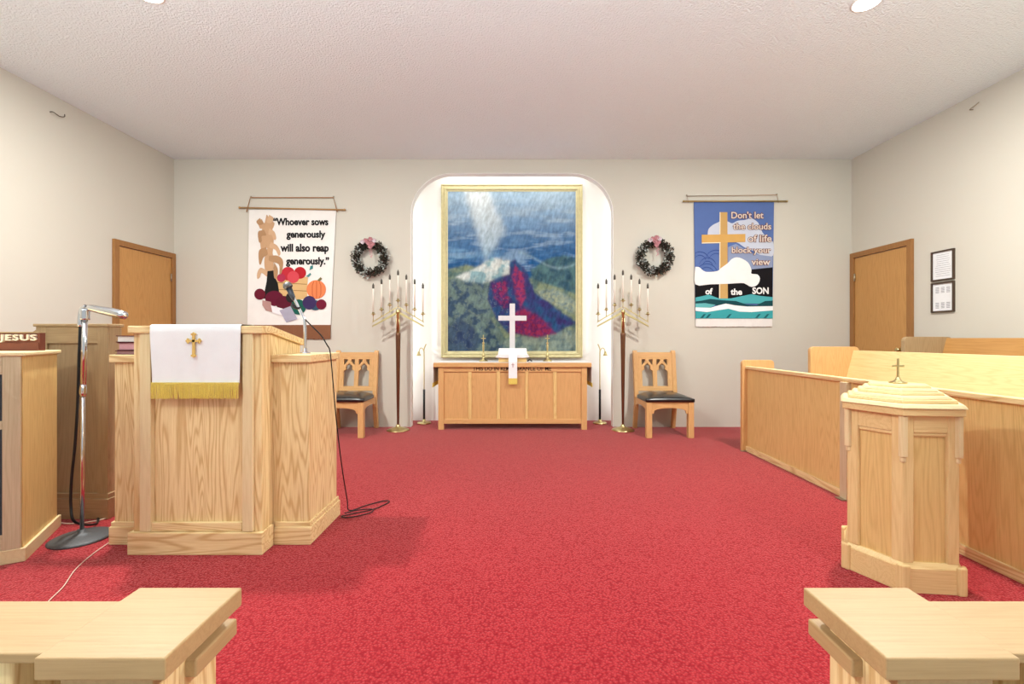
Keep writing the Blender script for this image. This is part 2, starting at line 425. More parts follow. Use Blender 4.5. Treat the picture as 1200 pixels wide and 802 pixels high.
# ================================================================ BUILDERS
# ---- carved chair
def arcpts(cx, cz, r, a0, a1, n):
    return [(cx + r * math.cos(R(a0 + (a1 - a0) * i / n)), cz + r * math.sin(R(a0 + (a1 - a0) * i / n))) for i in range(n + 1)]
def make_chair(cx, label, group):
    yf, yb = 4.88, 5.36
    t = thing('carved_chair', label, 'chair', (cx, 5.12, 0), 0, group)
    L = .03; hw = .255
    wz, wx, wy = wood('altar', 'z'), wood('altar', 'x'), wood('altar', 'y')
    for s in (-1, 1):
        x0 = cx + s * (hw - L)
        MB().box(x0 - L, x0 + L, yf, yf + .06, 0, .387).build('leg', wz, t, .003)
        # rear leg runs up into the back post
        pr = [(5.475, 0), (5.43, 0), (5.365, .30), (5.37, .45), (5.43, .905), (5.44, .925), (5.46, .93), (5.475, .92), (5.478, .90), (5.418, .45), (5.412, .30)]
        xx = cx + s * (hw - .027)
        MB().prism(pr, xx - .024, xx + .024, 'x').build('rear_leg', wz, t, .003)
    # arched rails
    def arched(u0, u1):
        n = 12; um = (u0 + u1) / 2; pts = [(u0, .387), (u0, .262), (u0 + .022, .262)]
        a = (u1 - u0) / 2 - .022
        for i in range(n + 1):
            th = math.pi * i / n
            pts.append((um - a * math.cos(th), .275 + .046 * math.sin(th) ** .7))
        return pts + [(u1 - .022, .262), (u1, .262), (u1, .387)]
    MB().prism(arched(cx - hw + .06, cx + hw - .06), yf + .008, yf + .034, 'y').build('front_rail', wx, t, .002)
    for s in (-1, 1):
        xx = cx + s * (hw - .022)
        MB().prism(arched(yf + .06, 5.364), xx - .013, xx + .013, 'x').build('side_rail', wy, t, .002)
    MB().box(cx - hw + .052, cx + hw - .052, 5.375, 5.40, .32, .387).build('rear_rail', wx, t, .002)
    # reclining back: everything in local x,z then tilted
    tilt = Matrix.Translation((0, 5.395, .45)) @ Matrix.Rotation(R(-7.5), 4, 'X') @ Matrix.Translation((0, 0, -.45))
    def put(name, me, mat):
        me.transform(WM[t].inverted() @ tilt @ Matrix.Translation((cx, 0, 0)))
        me.materials.clear(); me.materials.append(mat); o = bpy.data.objects.new(name, me); reg(o, WM[t].copy(), t); return o
    iw = hw - .051
    def rect(x0, x1, z0, z1): return [(x0, z0), (x1, z0), (x1, z1), (x0, z1)]
    put('top_rail', curve_mesh(rect(-iw, iw, .842, .908), [], .03, .001), wx)
    put('bottom_rail', curve_mesh(rect(-iw, iw, .45, .492), [], .03, .001), wx)
    holes = []
    for s in (-1, 1):
        c = s * .088
        w_ = .066
        h = [(c - w_, .505), (c + w_, .505), (c + w_, .672)]
        h += [(c + w_ * .95, .69), (c + w_ * .62, .7), (c + w_ * .55, .715)]
        h += arcpts(c, .725, w_ * .62, -5, 60, 4) + [(c, .778)] + arcpts(c, .725, w_ * .62, 120, 185, 4)
        h += [(c - w_ * .55, .715), (c - w_ * .62, .7), (c - w_ * .95, .69), (c - w_, .672)]
        holes.append(h)
        for q in (-1, 1):
            g = c + q * .043
            holes.append([(g + q * .024, .752), (g + q * .024, .826), (g - q * .022, .826), (g - q * .026, .803), (g - q * .010, .787), (g + q * .004, .765)])
    put('tracery_panel', curve_mesh(rect(-iw, iw, .492, .842), holes, .026, .002), wood('altar', 'z'))
    # cushion
    cu = MB(); cu.smooth = True; nx = ny = 12; hs = []
    for j in range(ny + 1):
        for i in range(nx + 1):
            u, v = i / nx * 2 - 1, j / ny * 2 - 1
            x = cx + u * (hw + .004) ; y = 5.118 + v * .245
            if v > .55: x = cx + u * (hw - .056 * (v - .55) / .45 - .0)
            e = max(abs(u), abs(v)); hgt = .042 + .036 * (1 - abs(u) ** 3) * (1 - abs(v) ** 3)
            if e == 1: hgt = .034
            elif e > .8: hgt = max(.042, hgt * .92)
            hs.append((x, y, .388 + hgt))
    nb = len(hs); n1 = nx + 1
    fs = [(j * n1 + i, j * n1 + i + 1, (j + 1) * n1 + i + 1, (j + 1) * n1 + i) for j in range(ny) for i in range(nx)]
    edge = [i for i in range(n1)] + [j * n1 + nx for j in range(1, n1)] + [ny * n1 + i for i in range(nx - 1, -1, -1)] + [j * n1 for j in range(ny - 1, 0, -1)]
    low = [(hs[e][0], hs[e][1], .388) for e in edge]; vs = hs + low
    m = len(edge)
    for k in range(m): fs.append((edge[k], nb + k, nb + (k + 1) % m, edge[(k + 1) % m]))
    fs.append(tuple(range(nb, nb + m)))
    cu.add(vs, fs); cu.build('seat_cushion', M_LEATHER, t)
    return t
chair = make_chair(1.70, 'carved oak chair with black seat in front of the wall beside the right candelabrum', 'pair of carved chairs')

# ---- seven-branch candelabrum
def make_candelabrum(cx, Y, label):
    t = thing('candelabrum', label, 'candelabrum', (cx, Y, 0), 0, 'pair of floor candelabra')
    p = lambda dx, dz: (cx + dx, Y, dz)
    sm(MB()).lathe([(.13, 0), (.132, .006), (.12, .014), (.075, .03), (.03, .042), (.02, .06), (.02, .07)], (cx, Y, 0), 32).build('base', M_BRASS, t)
    sm(MB()).lathe([(.012, .055), (.013, .06), (.029, 1.10), (.03, 1.13), (.027, 1.135)], (cx, Y, 0), 12).build('lower_pole', M_BRONZE, t)
    u = sm(MB()).lathe([(.018, 1.135), (.018, 1.36), (.024, 1.37), (.024, 1.40), (.012, 1.41)], (cx, Y, 0), 14)
    for a in range(4):
        u.tube([(cx + .018 * math.cos(a * 1.57 + .78), Y + .018 * math.sin(a * 1.57 + .78), 1.135), (cx + .018 * math.cos(a * 1.57 + .78), Y + .018 * math.sin(a * 1.57 + .78), 1.36)], .005, 6)
    u.build('upper_pole', M_BRASS, t)
    for s in (-1, 1):
        MB().prism([(cx + s * .015, 1.385), (cx + s * .015, 1.355), (cx + s * .30, 1.205), (cx + s * .30, 1.222)], Y - .008, Y + .008, 'y').build('arm', M_BRASS, t, .001)
        MB().prism([(cx + s * .015, 1.44), (cx + s * .015, 1.425), (cx + s * .30, 1.255), (cx + s * .30, 1.268)], Y - .004, Y + .004, 'y').build('arm', M_BRASS, t, .001)
    cups = []
    for k in range(-3, 4):
        dx = k * .0965; z = 1.515 - abs(k) * .052
        c = sm(MB()).lathe([(.004, -.085), (.007, -.08), (.004, -.06), (.004, -.02), (.012, -.012), (.027, -.006), (.029, 0), (.014, .002), (.014, .018), (.011, .018)], p(dx, z), 16)
        c.build('candle_cup', M_BRASS, t); cups.append((dx, z))
    return t, cups
CY = 5.30
cand, cups = make_candelabrum((730 - 600) * CY / F, CY, 'tall brass seven branch candelabrum right of the altar and picture')
def make_candle(loc, label, group):
    t = thing('candle', label, 'candle', loc, 0, group)
    x, y, z = loc
    sm(MB()).lathe([(.0095, 0), (.0095, .27), (.008, .275)], loc, 14).build('wax', M_WAX, t)
    sm(MB()).lathe([(.0075, .275), (.0125, .28), (.0125, .318), (.007, .328), (.003, .34)], loc, 14).build('candle_tip', M_WICK, t)
    return t
index_kids()
lcx = (466.5 - 600) * CY / F
rcx = (730 - 600) * CY / F
cand2 = copy_tree(cand); cand2.location.x = lcx
cand2['label'] = 'tall brass seven branch candelabrum left of the altar and picture'
chair2 = copy_tree(chair); chair2.location.x = -1.852
chair2['label'] = 'carved oak chair with black seat partly hidden behind the pulpit'
pos = ['outermost candle on the left arm of the %s candelabrum', 'second candle from the left in the %s candelabrum', 'third candle from the left in the %s candelabrum',
       'tallest middle candle of the %s candelabrum', 'third candle from the right in the %s candelabrum', 'second candle from the right in the %s candelabrum', 'outermost candle on the right arm of the %s candelabrum']
c0 = None
for cx, side in ((lcx, 'left'), (rcx, 'right')):
    for k, (dx, z) in enumerate(cups):
        loc = (cx + dx, CY, z + .018); lab = 'white ' + pos[k] % side; g = 'candles in the %s candelabrum' % side
        if c0 is None: c0 = make_candle(loc, lab, g); index_kids()
        else:
            c = copy_tree(c0); c.location = loc; c['label'] = lab; c['group'] = g

# ---- candle lighters standing in the niche
def make_lighter(cx, s, label):
    Y = 5.72
    t = thing('candle_lighter', label, 'candle lighter', (cx, Y, 0), 0, 'pair of candle lighters')
    sm(MB()).lathe([(.085, 0), (.087, .012), (.08, .02), (.05, .024), (.022, .03), (.018, .055)], (cx, Y, 0), 28).build('base', M_BRASS, t)
    sm(MB()).tube([(cx, Y, .03), (cx, Y, .43)], .014, 12).build('black_handle', M_BLACK, t)
    top = sm(MB()).tube(spline([(cx, Y, .43), (cx, Y, .86), (cx + s * .002, Y, .93), (cx + s * -.02, Y, .99), (cx - s * .028, Y, 1.0)][::1], 6), .007, 10)
    top.tube(spline([(cx, Y, .90), (cx + s * .02, Y, .945), (cx + s * .05, Y, .945), (cx + s * .066, Y, .90)], 6), .005, 8)
    top.build('brass_rod', M_BRASS, t)
    sm(MB()).lathe([(.002, .05), (.012, .045), (.018, .02), (.03, -.005), (.027, -.005), (.012, .02)], (cx + s * .068, Y, .86), 18).build('bell_snuffer', M_BRASS, t)
make_lighter((497 - 600) * 5.72 / F, -1, 'brass candle lighter with bell snuffer standing left of the altar')
make_lighter((703 - 600) * 5.72 / F, 1, 'brass candle lighter with bell snuffer standing right of the altar')

# ================================================================ ALTAR
AY = 5.33
def ax_(px, Y=AY): return (px - 600) * Y / F
def az_(py, Y=AY): return CZ - (py - HY) * Y / F
A = thing('altar_table', 'oak altar table with five front panels and carved inscription under the picture', 'altar', (0, AY + .25, 0))
zt = az_(425.3)
ts = zt - .052
MB().box(ax_(508), ax_(693), AY - .02, AY + .49, ts, zt).build('table_top', wood('altar', 'x'), A, .006)
for x0, x1 in ((ax_(513.5), ax_(520)), (ax_(681.5), ax_(688))):
    for y0 in (AY, AY + .41):
        MB().box(x0, x1, y0, y0 + .06, 0, ts).build('leg', wood('altar', 'z'), A, .003)
MB().box(ax_(520), ax_(681.5), AY + .006, AY + .035, az_(436), ts).build('inscribed_rail', wood('altar', 'x'), A, .002)
MB().box(ax_(520), ax_(681.5), AY + .006, AY + .035, az_(497), az_(491.5)).build('bottom_rail', wood('altar', 'x'), A, .002)
for a, b in ((548.5, 552.5), (582, 586), (615.5, 619), (648.5, 652.5)):
    MB().box(ax_(a), ax_(b), AY + .008, AY + .032, az_(491.5), az_(436)).build('stile', wood('gold', 'z'), A, .002)
for a, b in ((520, 548.5), (552.5, 582), (586, 615.5), (619, 648.5), (652.5, 681.5)):
    MB().box(ax_(a), ax_(b), AY + .020, AY + .030, az_(491.5), az_(436)).build('front_panel', wood('altar', 'z'), A)
for x in (ax_(515), ax_(686)):
    MB().box(x - .008, x + .008, AY + .06, AY + .41, az_(497), ts).build('side_panel', wood('altar', 'z'), A)
text_obj('inscription', 'THIS DO IN REMEMBRANCE OF ME', M_TEXT, ax_(554), ax_(646), az_(434.6), az_(429.8), AY + .006, A, .0015, 0.02)
# linen over the top with hanging ends
ln = MB(); c0x, c1x = ax_(508) - .006, ax_(693) + .006
prof = [(c0x - .004, az_(449))] + [(c0x, zt - .02), (c0x + .004, zt + .004), (c1x - .004, zt + .004), (c1x, zt - .02), (c1x + .004, az_(449))]
inn = [(x * (1 - .003), z - .003 if i in (2, 3) else z) for i, (x, z) in enumerate(prof)]
inn = [(c0x + .0, az_(449)), (c0x + .003, zt - .02), (c0x + .006, zt + .001), (c1x - .006, zt + .001), (c1x - .003, zt - .02), (c1x, az_(449))]
for i in range(5):
    a, b, c, d = prof[i], prof[i + 1], inn[i + 1], inn[i]
    y0, y1 = AY + .0, AY + .47
    vs = [(p_[0], y, p_[1]) for y in (y0, y1) for p_ in (a, b, c, d)]
    ln.add(vs, [(0, 1, 2, 3), (4, 7, 6, 5), (0, 4, 5, 1), (1, 5, 6, 2), (2, 6, 7, 3), (3, 7, 4, 0)])
L_ = ln.build('altar_cloth', M_LINEN); tag(L_, 'white linen runner lying over the altar top with hanging ends', 'altar cloth')
for s, xx in ((-1, c0x - .002), (1, c1x + .002)):
    fr = MB()
    for k in range(34):
        y = AY + .005 + k * .0138
        fr.tube([(xx, y, az_(449)), (xx + s * .004, y + rnd.uniform(-.002, .002), az_(454) + rnd.uniform(-.004, .004))], .0045, 5)
    o = fr.build('fringe', M_FRINGE, L_); o['kind'] = 'stuff'
# cross
cy = 5.58
def cx_(px): return (px - 600) * cy / F
def cz_(py): return CZ - (py - HY) * cy / F
K = thing('standing_cross', 'white marble cross standing on the altar behind the draped book stand', 'cross', (0, cy, zt + .004))
MB().box(cx_(597.2), cx_(603.5), cy - .02, cy + .02, zt + .06, cz_(356)).build('upright', M_MARBLE, K, .003)
MB().box(cx_(584), cx_(617), cy - .021, cy + .021, cz_(376), cz_(370.2)).build('crossbar', M_MARBLE, K, .003)
MB().box(-.10, .10, cy - .06, cy + .06, zt + .004, zt + .03).box(-.07, .07, cy - .045, cy + .045, zt + .03, zt + .06).build('stepped_base', M_MARBLE, K, .003)
# book stand with white veil
by = 5.42
S = thing('book_stand', 'small wooden book stand on the altar under a white veil', 'book stand', (0, by, zt + .004))
wx = wood('gold', 'x')
MB().prism([(by - .06, zt + .075), (by - .055, zt + .088), (by + .06, zt + .155), (by + .055, zt + .142)], ax_(584, by), ax_(617.5, by), 'x').build('sloping_board', wx, S, .002)
MB().box(ax_(584.5, by), ax_(617, by), by - .05, by - .03, zt + .005, zt + .078).build('front_board', wx, S, .002)
MB().box(ax_(590, by), ax_(611, by), by + .03, by + .05, zt + .005, zt + .135).build('rear_support', wx, S, .002)
V = thing('white_veil', 'white cloth draped on the book stand with long gold ended strip', 'cloth', (0, by - .06, zt + .1))
def sheet(pts_front, y, th=.004): return MB().prism(pts_front, y, y + th, 'y')
zt1, zt2 = CZ - (401 - HY) * by / F, CZ - (413.5 - HY) * by / F
vs_ = []; 
top = [(ax_(584.5, by), by + .06, zt + .168), (ax_(617, by), by + .06, zt + .168), (ax_(617.5, by), by - .066, zt + .100), (ax_(584, by), by - .066, zt + .100)]
v = MB()
def slab(v, q, dz=.006):
    n = len(q); v.add([(a, b, c) for a, b, c in q] + [(a, b + .001, c - dz) for a, b, c in q], [(3, 2, 1, 0), (4, 5, 6, 7), (0, 1, 5, 4), (1, 2, 6, 5), (2, 3, 7, 6), (3, 0, 4, 7)])
slab(v, top)
v.prism([(ax_(584, by), zt + .1), (ax_(618, by), zt + .1), (ax_(620.5, by), zt + .062), (ax_(613, by), zt + .056), (ax_(590, by), zt + .056), (ax_(580.5, by), zt + .062)], by - .072, by - .064, 'y')
v.build('veil', M_CLOTH, V, .002)
v = MB()
sy = AY - .03
x0, x1 = ax_(596, sy), ax_(606, sy)
slab(v, [(x0, by - .06, zt + .112), (x1, by - .06, zt + .112), (x1, by - .078, zt + .09), (x0, by - .078, zt + .09)], .004)
v.add([(x, y, z) for x in (x0, x1) for y, z in ((by - .078, zt + .092), (by - .074, zt + .09), (sy - .003, zt + .012), (sy, zt + .012), (sy - .003, CZ - (443.5 - HY) * sy / F), (sy, CZ - (443.5 - HY) * sy / F))],
      [(0, 6, 7, 1), (0, 2, 8, 6), (1, 7, 9, 3), (2, 4, 10, 8), (3, 9, 11, 5), (4, 5, 11, 10), (0, 1, 3, 2), (2, 3, 5, 4), (6, 8, 9, 7), (8, 10, 11, 9)])
v.build('hanging_strip', M_CLOTH, V)
MB().box(x0 - .001, x1 + .001, sy - .004, sy + .001, CZ - (450.5 - HY) * sy / F, CZ - (443.5 - HY) * sy / F).build('gold_end', M_FRINGE, V)
zc = CZ - (428 - HY) * sy / F
MB().box(-.004 + (x0 + x1) / 2, .004 + (x0 + x1) / 2, sy - .006, sy - .003, zc - .03, zc + .025).box(-.016 + (x0 + x1) / 2, .016 + (x0 + x1) / 2, sy - .006, sy - .003, zc, zc + .007).build('small_cross', plain('dull_rose', (190, 160, 160)), V)
# brass crosses on the altar
def altar_piece(px, label):
    x = cx_(px); t = thing('altar_candlestick', label, 'candlestick', (x, cy, zt + .004), 0, 'pair of small brass sticks on the altar')
    z = zt + .004
    sm(MB()).lathe([(.055, 0), (.055, .008), (.04, .02), (.018, .035), (.012, .05), (.018, .06), (.02, .075), (.012, .09), (.009, .12), (.012, .16), (.014, .2), (.009, .21), (.016, .22), (.016, .228), (.008, .235)], (x, cy, z), 20).build('turned_stem', M_BRASS, t)
    MB().box(x - .006, x + .006, cy - .005, cy + .005, z + .23, z + .325).box(x - .028, x + .028, cy - .005, cy + .005, z + .275, z + .288).build('cross_top', M_BRASS, t, .002)
altar_piece(566.5, 'small brass stick with cross top on the left of the altar')
altar_piece(641.5, 'small brass stick with cross top on the right of the altar')
sm(MB()).tube(spline([(.19, 5.50, zt + .012), (.21, 5.48, zt + .03), (.24, 5.49, zt + .012)], 5), .008, 8).build('clip', M_BLACK)
tag(bpy.data.objects['clip'], 'small black clip lying on the altar beside the book stand', 'clip')

# ================================================================ PICTURE IN THE NICHE (generic landscape)
py_ = NICHE_Y
def qx(px): return (px - 600) * (py_ - .04) / F
def qz(py): return CZ - (py - HY) * (py_ - .04) / F
PIC = thing('painting', 'large landscape painting in a gilt frame hanging in the lit niche', 'painting', (0, py_ - .02, (qz(217) + qz(419)) / 2))
x0, x1, z0, z1 = qx(517), qx(682.5), qz(419.5), qz(216.5); fw = .085
for nm, pr in (('top', [(x0, z1), (x1, z1), (x1 - fw, z1 - fw), (x0 + fw, z1 - fw)]), ('bottom', [(x0, z0), (x1, z0), (x1 - fw, z0 + fw), (x0 + fw, z0 + fw)]),
               ('left', [(x0, z0), (x0, z1), (x0 + fw, z1 - fw), (x0 + fw, z0 + fw)]), ('right', [(x1, z0), (x1, z1), (x1 - fw, z1 - fw), (x1 - fw, z0 + fw)])):
    mb = MB(); a, b, c, d = pr
    # stepped profile: outer lip high, cove, inner lip
    def lerp(p, q, t): return (p[0] + (q[0] - p[0]) * t, p[1] + (q[1] - p[1]) * t)
    steps = [(0, .055), (.12, .06), (.2, .045), (.42, .04), (.55, .052), (.7, .05), (.8, .03), (1, .026)]
    vs = []
    for t, h in steps:
        p0, p1 = lerp(a, d, t), lerp(b, c, t)
        vs += [(p0[0], py_ - h, p0[1]), (p1[0], py_ - h, p1[1]), (p1[0], py_ - .002, p1[1]), (p0[0], py_ - .002, p0[1])]
    fs = []
    for i in range(len(steps) - 1):
        for k in ((0, 1), (1, 2), (2, 3), (3, 0)): fs.append((i * 4 + k[0], i * 4 + k[1], i * 4 + 4 + k[1], i * 4 + 4 + k[0]))
    fs += [(0, 3, 2, 1), tuple(len(vs) - 4 + k for k in range(4))]
    mb.add(vs, fs); mb.build('frame_side', M_GILT, PIC)
# canvas: a grid whose colour attribute holds the brushwork
def fbm(x, y, s, o=4, seed=0):
    return np.array([noise.fractal(Vector((a * s + seed, b * s - seed, seed * .37)), 1.0, 2.0, o) for a, b in zip(x, y)])
cx0, cx1, cz0, cz1 = x0 + fw - .01, x1 - fw + .01, z0 + fw - .01, z1 - fw + .01
nu, nv = 220, 290
U, Vv = np.meshgrid(np.linspace(0, 1, nu), np.linspace(0, 1, nv)); u = U.ravel(); v_ = Vv.ravel()   # v_ = 0 top
A_ = cx1 - cx0; B_ = cz1 - cz0
n1 = fbm(u * 1.5, v_ * 2, 3.0, 4, 1.3); n2 = fbm(u * 1.5, v_ * 2, 9.0, 4, 5.1); n3 = fbm(u * 1.5, v_ * 2, 28.0, 3, 9.7); n4 = fbm(u * .8, v_ * 5, 5.0, 4, 3.3)
u_ = u + n2 * .018; w_ = v_ + n1 * .012
def col(c): return np.array([x for x in s2l(c)[:3]])
C = np.zeros((len(u), 3))
def lay(mask, c1, c2=None, t=None):
    global C
    m = np.clip(mask, 0, 1)[:, None]
    cc = col(c1)[None, :] if c2 is None else col(c1)[None, :] * (1 - np.clip(t, 0, 1)[:, None]) + col(c2)[None, :] * np.clip(t, 0, 1)[:, None]
    C = C * (1 - m) + cc * m
def soft(d, w=.012): return 1 / (1 + np.exp(-np.clip(d / w, -30, 30)))
def inpoly(pts, w=.008):
    w *= .4
    """soft signed inside test of a polygon in (u, v)"""
    X, Y_ = u + n2 * .010 + n3 * .0015, v_ + n1 * .008 + n3 * .0015
    ins = np.zeros(len(X), bool); dist = np.full(len(X), 9.0); n = len(pts)
    for i in range(n):
        ax1, ay1 = pts[i]; bx1, by1 = pts[(i + 1) % n]
        cond = ((ay1 > Y_) != (by1 > Y_))
        if ay1 != by1: ins ^= cond & (X < (bx1 - ax1) * (Y_ - ay1) / (by1 - ay1) + ax1)
        ex, ey = bx1 - ax1, by1 - ay1; L2 = ex * ex + ey * ey + 1e-9
        t = np.clip(((X - ax1) * ex + (Y_ - ay1) * ey) / L2, 0, 1)
        dist = np.minimum(dist, np.hypot(X - ax1 - t * ex, Y_ - ay1 - t * ey))
    return soft(np.where(ins, dist, -dist), w)
def pp(*a): return [((x - 526) / 148.0, (y - 223) / 192.0) for x, y in a]
lay(np.ones(len(u)), (126, 162, 196), (34, 88, 142), v_ / .40 + n4 * .45)            # sky
lay(soft(n4 - .30, .10) * (v_ < .5) * .6, (150, 178, 204))
lay(soft(.16 - v_ + n4 * .1, .05) * .7, (176, 196, 208))
lay(soft(.028 - abs(v_ - .40 - n4 * .04), .01) * soft(.45 - u, .1) * .6, (128, 172, 204))
lay(inpoly(pp((546, 222), (572, 222), (592, 270), (570, 306), (566, 290), (556, 262)), .03) * .85, (226, 232, 230), (170, 198, 214), (v_ - .02) / .38)
lay(inpoly(pp((622, 318), (640, 304), (660, 300), (676, 304), (676, 350), (620, 350)), .01), (52, 84, 104), (84, 118, 122), .5 + n2 * 1.2)   # far hills
lay(soft(.006 - abs(v_ - .43 - .05 * np.sin(u * 9)), .004) * (u > .55) * .5, (150, 180, 190))
lay(inpoly(pp((524, 318), (548, 312), (590, 318), (676, 346), (676, 420), (524, 420)), .01), (88, 114, 112), (136, 150, 120), .5 + n2 * 1.3)  # ground
lay(inpoly(pp((630, 342), (650, 340), (668, 350), (676, 356), (676, 372), (650, 360), (632, 352)), .01), (158, 168, 142), (120, 140, 138), .5 + n3)
lay(inpoly(pp((524, 330), (556, 322), (578, 328), (582, 352), (574, 372), (592, 400), (592, 418), (524, 418)), .01), (112, 134, 128), (62, 84, 108), .5 + n2 * 1.6)  # left crag
lay(inpoly(pp((524, 388), (540, 376), (556, 384), (562, 400), (558, 418), (524, 418)), .015), (50, 66, 100), (72, 92, 112), .5 + n2)
lay(inpoly(pp((590, 402), (624, 392), (676, 388), (676, 420), (590, 420)), .01), (142, 156, 142), (104, 124, 126), .5 + n2 * 1.4)
# heather covered rock mound, crimson and violet
mound = pp((574, 330), (590, 312), (604, 304), (616, 318), (626, 344), (650, 362), (674, 380), (652, 392), (628, 396), (596, 392), (582, 376), (572, 352))
lay(inpoly(mound, .01), (60, 52, 108), (44, 84, 128), .5 + n2 * 1.0)
lay(inpoly(pp((598, 372), (614, 362), (634, 376), (650, 392), (628, 398), (598, 392)), .012), (150, 46, 84), (108, 42, 92), .5 + n3 * 2.2)
lay(inpoly(pp((604, 312), (613, 322), (616, 350), (610, 362), (604, 346), (600, 326)), .012), (158, 58, 100), (104, 52, 106), .5 + n3 * 2.2)
lay(inpoly(pp((577, 332), (592, 330), (597, 350), (592, 364), (580, 350)), .012), (146, 50, 96), (86, 50, 104), .5 + n3 * 2)
# pale limestone ledge
lay(inpoly(pp((536, 326), (560, 314), (578, 302), (598, 306), (596, 322), (566, 332), (546, 331)), .01), (214, 222, 218), (140, 176, 184), .45 + n2 * 1.6 + (v_ - .5) * 2)
# brush strokes: dark and light veins over the ground
vein = np.exp(-(n2 / .02) ** 2) * (v_ > .55) * (u < .5) * .25; lay(vein, (176, 184, 150))
vein = np.exp(-((n1 - .1) / .02) ** 2) * (v_ > .55) * .3; lay(vein, (34, 50, 72))
n5 = fbm(u * 7 + v_ * 2.5, v_ * 2.5 - u * 1.2, 9.0, 3, 17.7)
C = np.clip(C * (1 + n3[:, None] * .08 + n5[:, None] * .28) * .86, 0, 1)
vs = [(cx0 + a * A_, py_ - .022, cz1 - b * B_) for a, b in zip(u, v_)]
fs = [(j * nu + i, (j + 1) * nu + i, (j + 1) * nu + i + 1, j * nu + i + 1) for j in range(nv - 1) for i in range(nu - 1)]
mb = MB(); mb.add(vs, fs)
mc, nt, b = mat_base('painted_canvas', 0.85, 0, 0.1)
at = nt.nodes.new('ShaderNodeVertexColor'); at.layer_name = 'paint'; nt.links.new(at.outputs[0], b.inputs['Base Color'])
nn = N(nt, 'ShaderNodeTexNoise', Scale=150.0, Detail=3.0); nt.links.new(coords(nt, (1, 1, 3)), nn.inputs['Vector']); bump(nt, b, nn.outputs['Fac'], .2, .002)
cv = mb.build('canvas', mc, PIC)
ca = cv.data.color_attributes.new('paint', 'FLOAT_COLOR', 'POINT')
ca.data.foreach_set('color', np.hstack([C, np.ones((len(u), 1))]).ravel())

# ================================================================ BANNERS
BY = YB - .012
def bx(px): return (px - 600) * BY / F
def bz(py): return CZ - (py - HY) * BY / F
COLM = {}
def cm(rgb):
    if rgb not in COLM: COLM[rgb] = fabric('felt_%d_%d_%d' % rgb, rgb, weave=500.0)
    return COLM[rgb]
def patch(name, pts, rgb, root, lay_, smooth=0):
    pts = [(bx(x), bz(y)) for x, y in pts]
    if smooth:
        sp = spline([Vector((x, 0, z)) for x, z in pts + pts[:1]], smooth); pts = [(p_.x, p_.z) for p_ in sp[:-1]]
    y = BY - .004 - lay_ * .0012
    return MB().prism(pts, y - .001, y + .0012 * 1.0, 'y').build(name, cm(rgb), root)
def circ(cx, cy_, r, n=20, sx=1): return [(cx + r * sx * math.cos(2 * math.pi * i / n), cy_ + r * math.sin(2 * math.pi * i / n)) for i in range(n)]
def cloth(name, corners, mat, root, wav=.004):
    (xa, ya), (xb, yb_), (xc, yc), (xd, yd) = corners   # tl tr br bl in px
    n, m = 40, 40; mb = MB(); mb.smooth = True; vs = []
    for layer in (0, 1):
        for j in range(m + 1):
            for i in range(n + 1):
                s, t = i / n, j / m
                px = (xa * (1 - s) + xb * s) * (1 - t) + (xd * (1 - s) + xc * s) * t
                py = (ya * (1 - s) + yb_ * s) * (1 - t) + (yd * (1 - s) + yc * s) * t
                vs.append((bx(px), BY - .003 * (1 - layer) + wav * 0.25 * math.sin(s * 9 + t * 2), bz(py)))
    q = (n + 1) * (m + 1); fs = []
    for j in range(m):
        for i in range(n):
            a = j * (n + 1) + i; fs.append((a, a + 1, a + n + 2, a + n + 1)); fs.append((q + a, q + a + n + 1, q + a + n + 2, q + a + 1))
    mb.add(vs, fs); return mb.build(name, mat, root)
def fringe(px0, px1, py0, py1, mat, root, n=120):
    mb = MB()
    for k in range(n):
        x = px0 + (px1 - px0) * (k + .5) / n
        hw_ = (bx(px1) - bx(px0)) / n * .56
        x_ = bx(x); mb.box(x_ - hw_, x_ + hw_, BY - .006 + rnd.uniform(-.002, .002), BY - .001, bz(py1 + rnd.uniform(-.5, .5)), bz(py0))
    o = mb.build('fringe', mat, root); o['kind'] = 'stuff'; return o
# left banner
B1 = thing('wall_banner', 'white harvest banner with black words, hanging left of the niche', 'banner', (bx(341), BY, bz(244)))
B1C = cloth('banner_cloth', [(292, 246), (394, 246), (387.5, 382), (290, 381)], cm((236, 234, 230)), B1)
fringe(290.5, 387.5, 381, 397.5, plain('brown_fringe', (140, 92, 62), .8, 0, .25, 200), B1C)
sm(MB()).tube([(bx(282), BY - .02, bz(244)), (bx(404), BY - .02, bz(246.5))], .009, 10).ball((bx(282), BY - .02, bz(244)), .014).ball((bx(404.5), BY - .02, bz(246.5)), .014).build('hanging_rod', M_BRASS if False else plain('rod_wood', (176, 138, 88), .45), B1)
M_CORD = plain('brown_cord', (168, 128, 92), .8)
sm(MB()).tube([(bx(290), BY - .02, bz(249)), (bx(294), BY - .012, bz(232)), (bx(391), BY - .012, bz(232)), (bx(396), BY - .02, bz(249))], .006, 8).build('cord', M_CORD, B1)
sm(MB()).ball((bx(294.5), BY - .008, bz(231)), .01).ball((bx(391), BY - .008, bz(231)), .01).build('nail', M_STEEL, B1)
M_BLK = cm((30, 28, 30))
for body, a, b_, c_, d_ in (('\u201cWhoever sows', 320.5, 385, 255.5, 264.5), ('generously', 336, 381.5, 270.5, 281.5), ('will also reap', 329, 385.5, 286, 298), ('generously.\u201d', 335.5, 386, 301.5, 313)):
    text_obj('lettering', body, M_BLK, bx(a), bx(b_), bz(d_), bz(c_), BY - .006, B1C, .003, .035)
TAN = (196, 158, 122)
